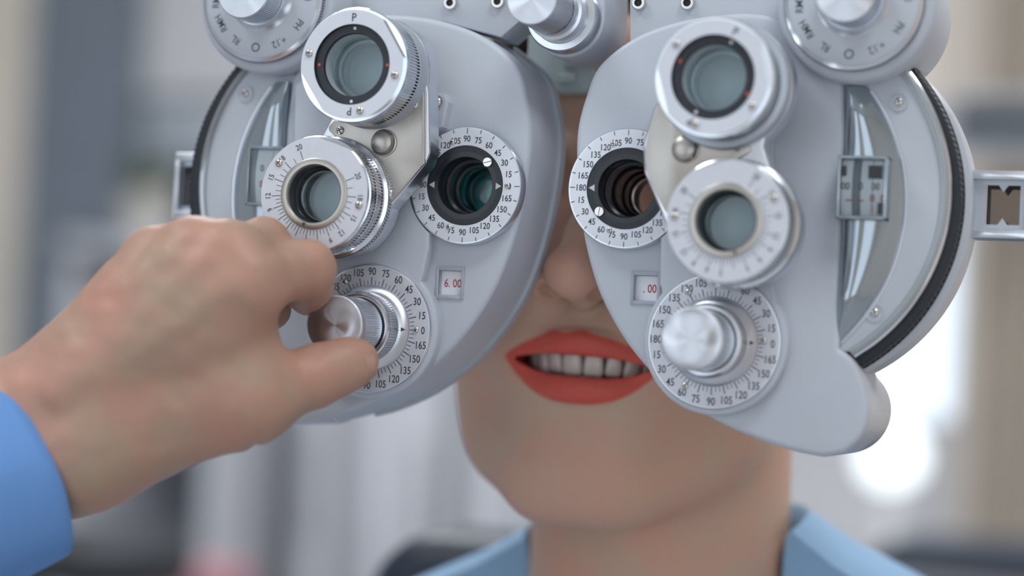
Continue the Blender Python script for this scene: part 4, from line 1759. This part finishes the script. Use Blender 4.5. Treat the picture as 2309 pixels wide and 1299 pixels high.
# doorway on the left: cream frame and slate door leaf
zb = ZB
x0, y0, x1, y1 = span(-420, 0, 96, 900, zb + 30)
structure('trim_1', MB().box((x0, FL, zb), (x1, CE - 300, zb + 40)), ['trim_cream'])
xa = x1
x1 = A(268, 600, zb + 60)[0]
d = structure('door_1', MB().box((xa, FL, zb), (x1, CE - 300, zb + 60)), ['slate_door'])
part('handle', MB().tube([(x1 - 30, 0, 0), (x1 - 30, 0, 40), (x1 - 110, 0, 44)], 8, 10), ['chair_metal'], (0, -160, zb + 60), d)

# wall cupboard and monitor between door and instrument
x0, y0, x1, y1 = span(300, 215, 560, 395, zb + 330)
t = thing('monitor', 'blue-grey flat monitor standing on the desk beside the slate door', 'monitor', ((x0 + x1) / 2, y0 - 120, zb + 330))
c = BASE[t.name]
bx('bezel', (x0 - c[0], 120, -18), (x1 - c[0], y1 - c[1], 0), 'charcoal', c, t, 5)
bx('screen', (x0 - c[0] + 14, 136, -1), (x1 - c[0] - 14, y1 - c[1] - 14, 1.5), 'blue_grey', c, t, 0.5)
bx('stand', (-26, 0, -30), (26, 150, -16), 'charcoal', c, t, 3)
bx('foot', (-100, 0, -80), (100, 10, 70), 'charcoal', c, t, 3)
dk_y = c[1]
# desk under it
x0 = A(285, 600, zb + 300)[0]
x1 = A(640, 600, zb + 300)[0]
t = thing('desk', 'wooden desk carrying the monitor and the small plant', 'desk', ((x0 + x1) / 2, FL, zb + 300))
c = BASE[t.name]
w2 = (x1 - x0) / 2
bx('desk_top', (-w2, dk_y - FL - 30, -290), (w2, dk_y - FL, 240), 'cabinet_white', c, t, 4)
for sx in (-1, 1):
    bx('side_panel', (sx * w2 - (28 if sx > 0 else 0), 0, -280), (sx * w2 + (28 if sx < 0 else 0), dk_y - FL - 30, 220), 'cabinet_white', c, t, 3)
bx('modesty_panel', (-w2 + 28, 250, -250), (w2 - 28, dk_y - FL - 30, -235), 'blue_grey', c, t, 2)
# potted plant on the desk, in front of the monitor
pp = A(322, 560, zb + 470)
t = thing('potted_plant', 'small green plant in a pale pot on the desk', 'plant', (pp[0], dk_y, zb + 470))
c = BASE[t.name]
part('pot', MB().lathe([(0, 0), (34, 0), (46, 80), (42, 80), (40, 70), (0, 70)], 32), ['pot'], c, t).rotation_euler = (-PI / 2, 0, 0)
rng = np.random.default_rng(5)
for k in range(26):
    a, el = rng.uniform(0, 2 * PI), rng.uniform(0.5, 1.35)
    L = rng.uniform(70, 130)
    d_ = np.array([math.cos(a) * math.cos(el), math.sin(el), math.sin(a) * math.cos(el)])
    s_ = np.cross(d_, [0, 1, 0.01]); s_ /= np.linalg.norm(s_)
    o_ = np.array([0, 70.0, 0])
    v = []
    for tt in np.linspace(0, 1, 6):
        ctr = o_ + d_ * L * tt - np.array([0, 34 * tt * tt, 0])
        wd = 17 * math.sin(PI * (0.08 + 0.92 * tt)) + 0.6
        v += [ctr - s_ * wd, ctr + s_ * wd + np.array([0, 1.5, 0])]
    part('leaf', MB().add(v, [(2 * i, 2 * i + 1, 2 * i + 3, 2 * i + 2) for i in range(5)]), ['leaf'], c, t)

# pale display cabinets along the back wall
for i, (u0, u1) in enumerate(((660, 754), (757, 1010), (1013, 1240))):
    z = zb + 380
    x0, y0, x1, y1 = span(u0, 870, u1, 1255, z)
    t = thing('display_cabinet', ['narrow pale cabinet beside the desk, below the thumb', 'wide pale grey cabinet below the left dial', 'pale grey cabinet just beside the patient\'s cheek'][i], 'cabinet', ((x0 + x1) / 2, FL, z), 'cabinets along the back wall')
    c = BASE[t.name]
    w2 = (x1 - x0) / 2
    hh = 100 - FL
    bx('body', (-w2, 0, -370), (w2, hh, -20), 'cabinet_white', c, t, 4)
    bx('door', (-w2 + 4, 60, -20), (w2 - 4, hh - 6, 0), 'cabinet_white', c, t, 3)
    hd = bx('handle', (w2 - 40, hh - 420, 0), (w2 - 30, hh - 260, 14), 'chair_metal', c, t, 3)
# dark stool and pink box low on the left
z = -1500
p = A(225, 1238, z)
t = thing('stool', 'dark round stool low beside the blue sleeve', 'stool', (p[0], FL, z))
c = BASE[t.name]
o = part('seat', MB().lathe([(0, 0), (100, 0), (110, 20), (110, 45), (95, 60), (0, 64)], 40), ['charcoal'], c + [0, p[1] - FL - 40, 0], t)
o.rotation_euler = (-PI / 2, 0, 0)
bx('post', (-22, 30, -22), (22, p[1] - FL - 40, 22), 'chair_metal', c, t, 5)
bx('foot', (-120, 0, -120), (120, 30, 120), 'charcoal', c, t, 8)
z = -1900
p = A(440, 1272, z)
t = thing('storage_box', 'pink cardboard box on a stand beside the dark stool', 'box', (p[0], p[1] - 130, z))
c = BASE[t.name]
bx('body', (-55, 0, -60), (55, 110, 60), 'pink_card', c, t, 2)
bx('lid', (-58, 100, -63), (58, 130, 63), 'pink_card', c, t, 2)
t2 = thing('side_table', 'small pale side table under the pink box', 'table', (p[0], FL, z))
c2 = BASE[t2.name]
bx('table_top', (-90, c[1] - FL - 24, -90), (90, c[1] - FL, 90), 'cabinet_white', c2, t2, 4)
for sx in (-1, 1):
    for sz in (-1, 1):
        bx('leg', (sx * 75 - 11, 0, sz * 75 - 11), (sx * 75 + 11, c[1] - FL - 24, sz * 75 + 11), 'cabinet_white', c2, t2, 3)

# right: curtain, dark shelf board, globe lamp, dark counter
z = zb + 120
x0, y0, x1, y1 = span(2178, -400, 2480, 1200, z)
v, f = [], []
n = 60
for i in range(n + 1):
    x = x0 + (x1 - x0) * i / n
    zz = 22 * math.sin(i * 0.95)
    v += [(x, FL + 40, zz), (x, CE - 120, zz), (x, FL + 40, zz - 6), (x, CE - 120, zz - 6)]
for i in range(n):
    a = 4 * i
    f += [(a, a + 4, a + 5, a + 1), (a + 2, a + 3, a + 7, a + 6)]
cu = put('curtain', MB().add(v, f).mesh('curtain', ['curtain'], 60), (0, 0, z), None)
cu['label'] = 'beige curtain hanging beside the bright window'
cu['category'] = 'curtain'
z = zb + 500
x0, y0, x1, y1 = span(2120, 215, 2460, 330, z)
t = thing('wall_shelf', 'dark grey open shelf box seen above the sighting bracket', 'shelf', ((x0 + x1) / 2, y0, z))
c = BASE[t.name]
w2, hh = (x1 - x0) / 2, y1 - y0
bx('back_panel', (-w2, 0, -180), (w2, hh, -165), 'blue_grey', c, t, 2)
bx('board', (-w2, 0, -165), (w2, 16, 0), 'blue_grey', c, t, 2)
bx('board', (-w2, hh - 16, -165), (w2, hh, 0), 'blue_grey', c, t, 2)
for sx in (-1, 1):
    bx('side_panel', (sx * w2 - (14 if sx > 0 else 0), 16, -165), (sx * w2 + (14 if sx < 0 else 0), hh - 16, 0), 'blue_grey', c, t, 2)
z = -2500
p = A(2010, 1030, z)
t = thing('globe_lamp', 'glowing white globe lamp on a slim stand beside the patient', 'lamp', (p[0], FL, z))
c = BASE[t.name]
r = 48
part('globe', MB().lathe([(r * math.sin(a), -r * math.cos(a)) for a in np.linspace(0, PI, 17)], 32), ['lamp_glow'], p, t)
bx('pole', (-5, 12, -5), (5, p[1] - FL - r + 2, 5), 'window_frame', c, t, 1.5)
o = part('base', MB().lathe([(0, 0), (110, 0), (110, 8), (90, 14), (0, 14)], 40), ['window_frame'], c, t)
o.rotation_euler = (-PI / 2, 0, 0)
z = -1150
x0, y0, x1, y1 = span(1960, 1276, 2600, 1400, z)
t = thing('counter', 'dark navy counter along the bottom behind the patient\'s shoulder', 'counter', ((x0 + x1) / 2, FL, z))
c = BASE[t.name]
w2 = (x1 - x0) / 2
bx('top', (-w2, y1 - FL - 40, -240), (w2, y1 - FL, 20), 'navy_vinyl', c, t, 6)
bx('body', (-w2 + 20, 0, -230), (w2 - 20, y1 - FL - 40, 0), 'slate_door', c, t, 4)
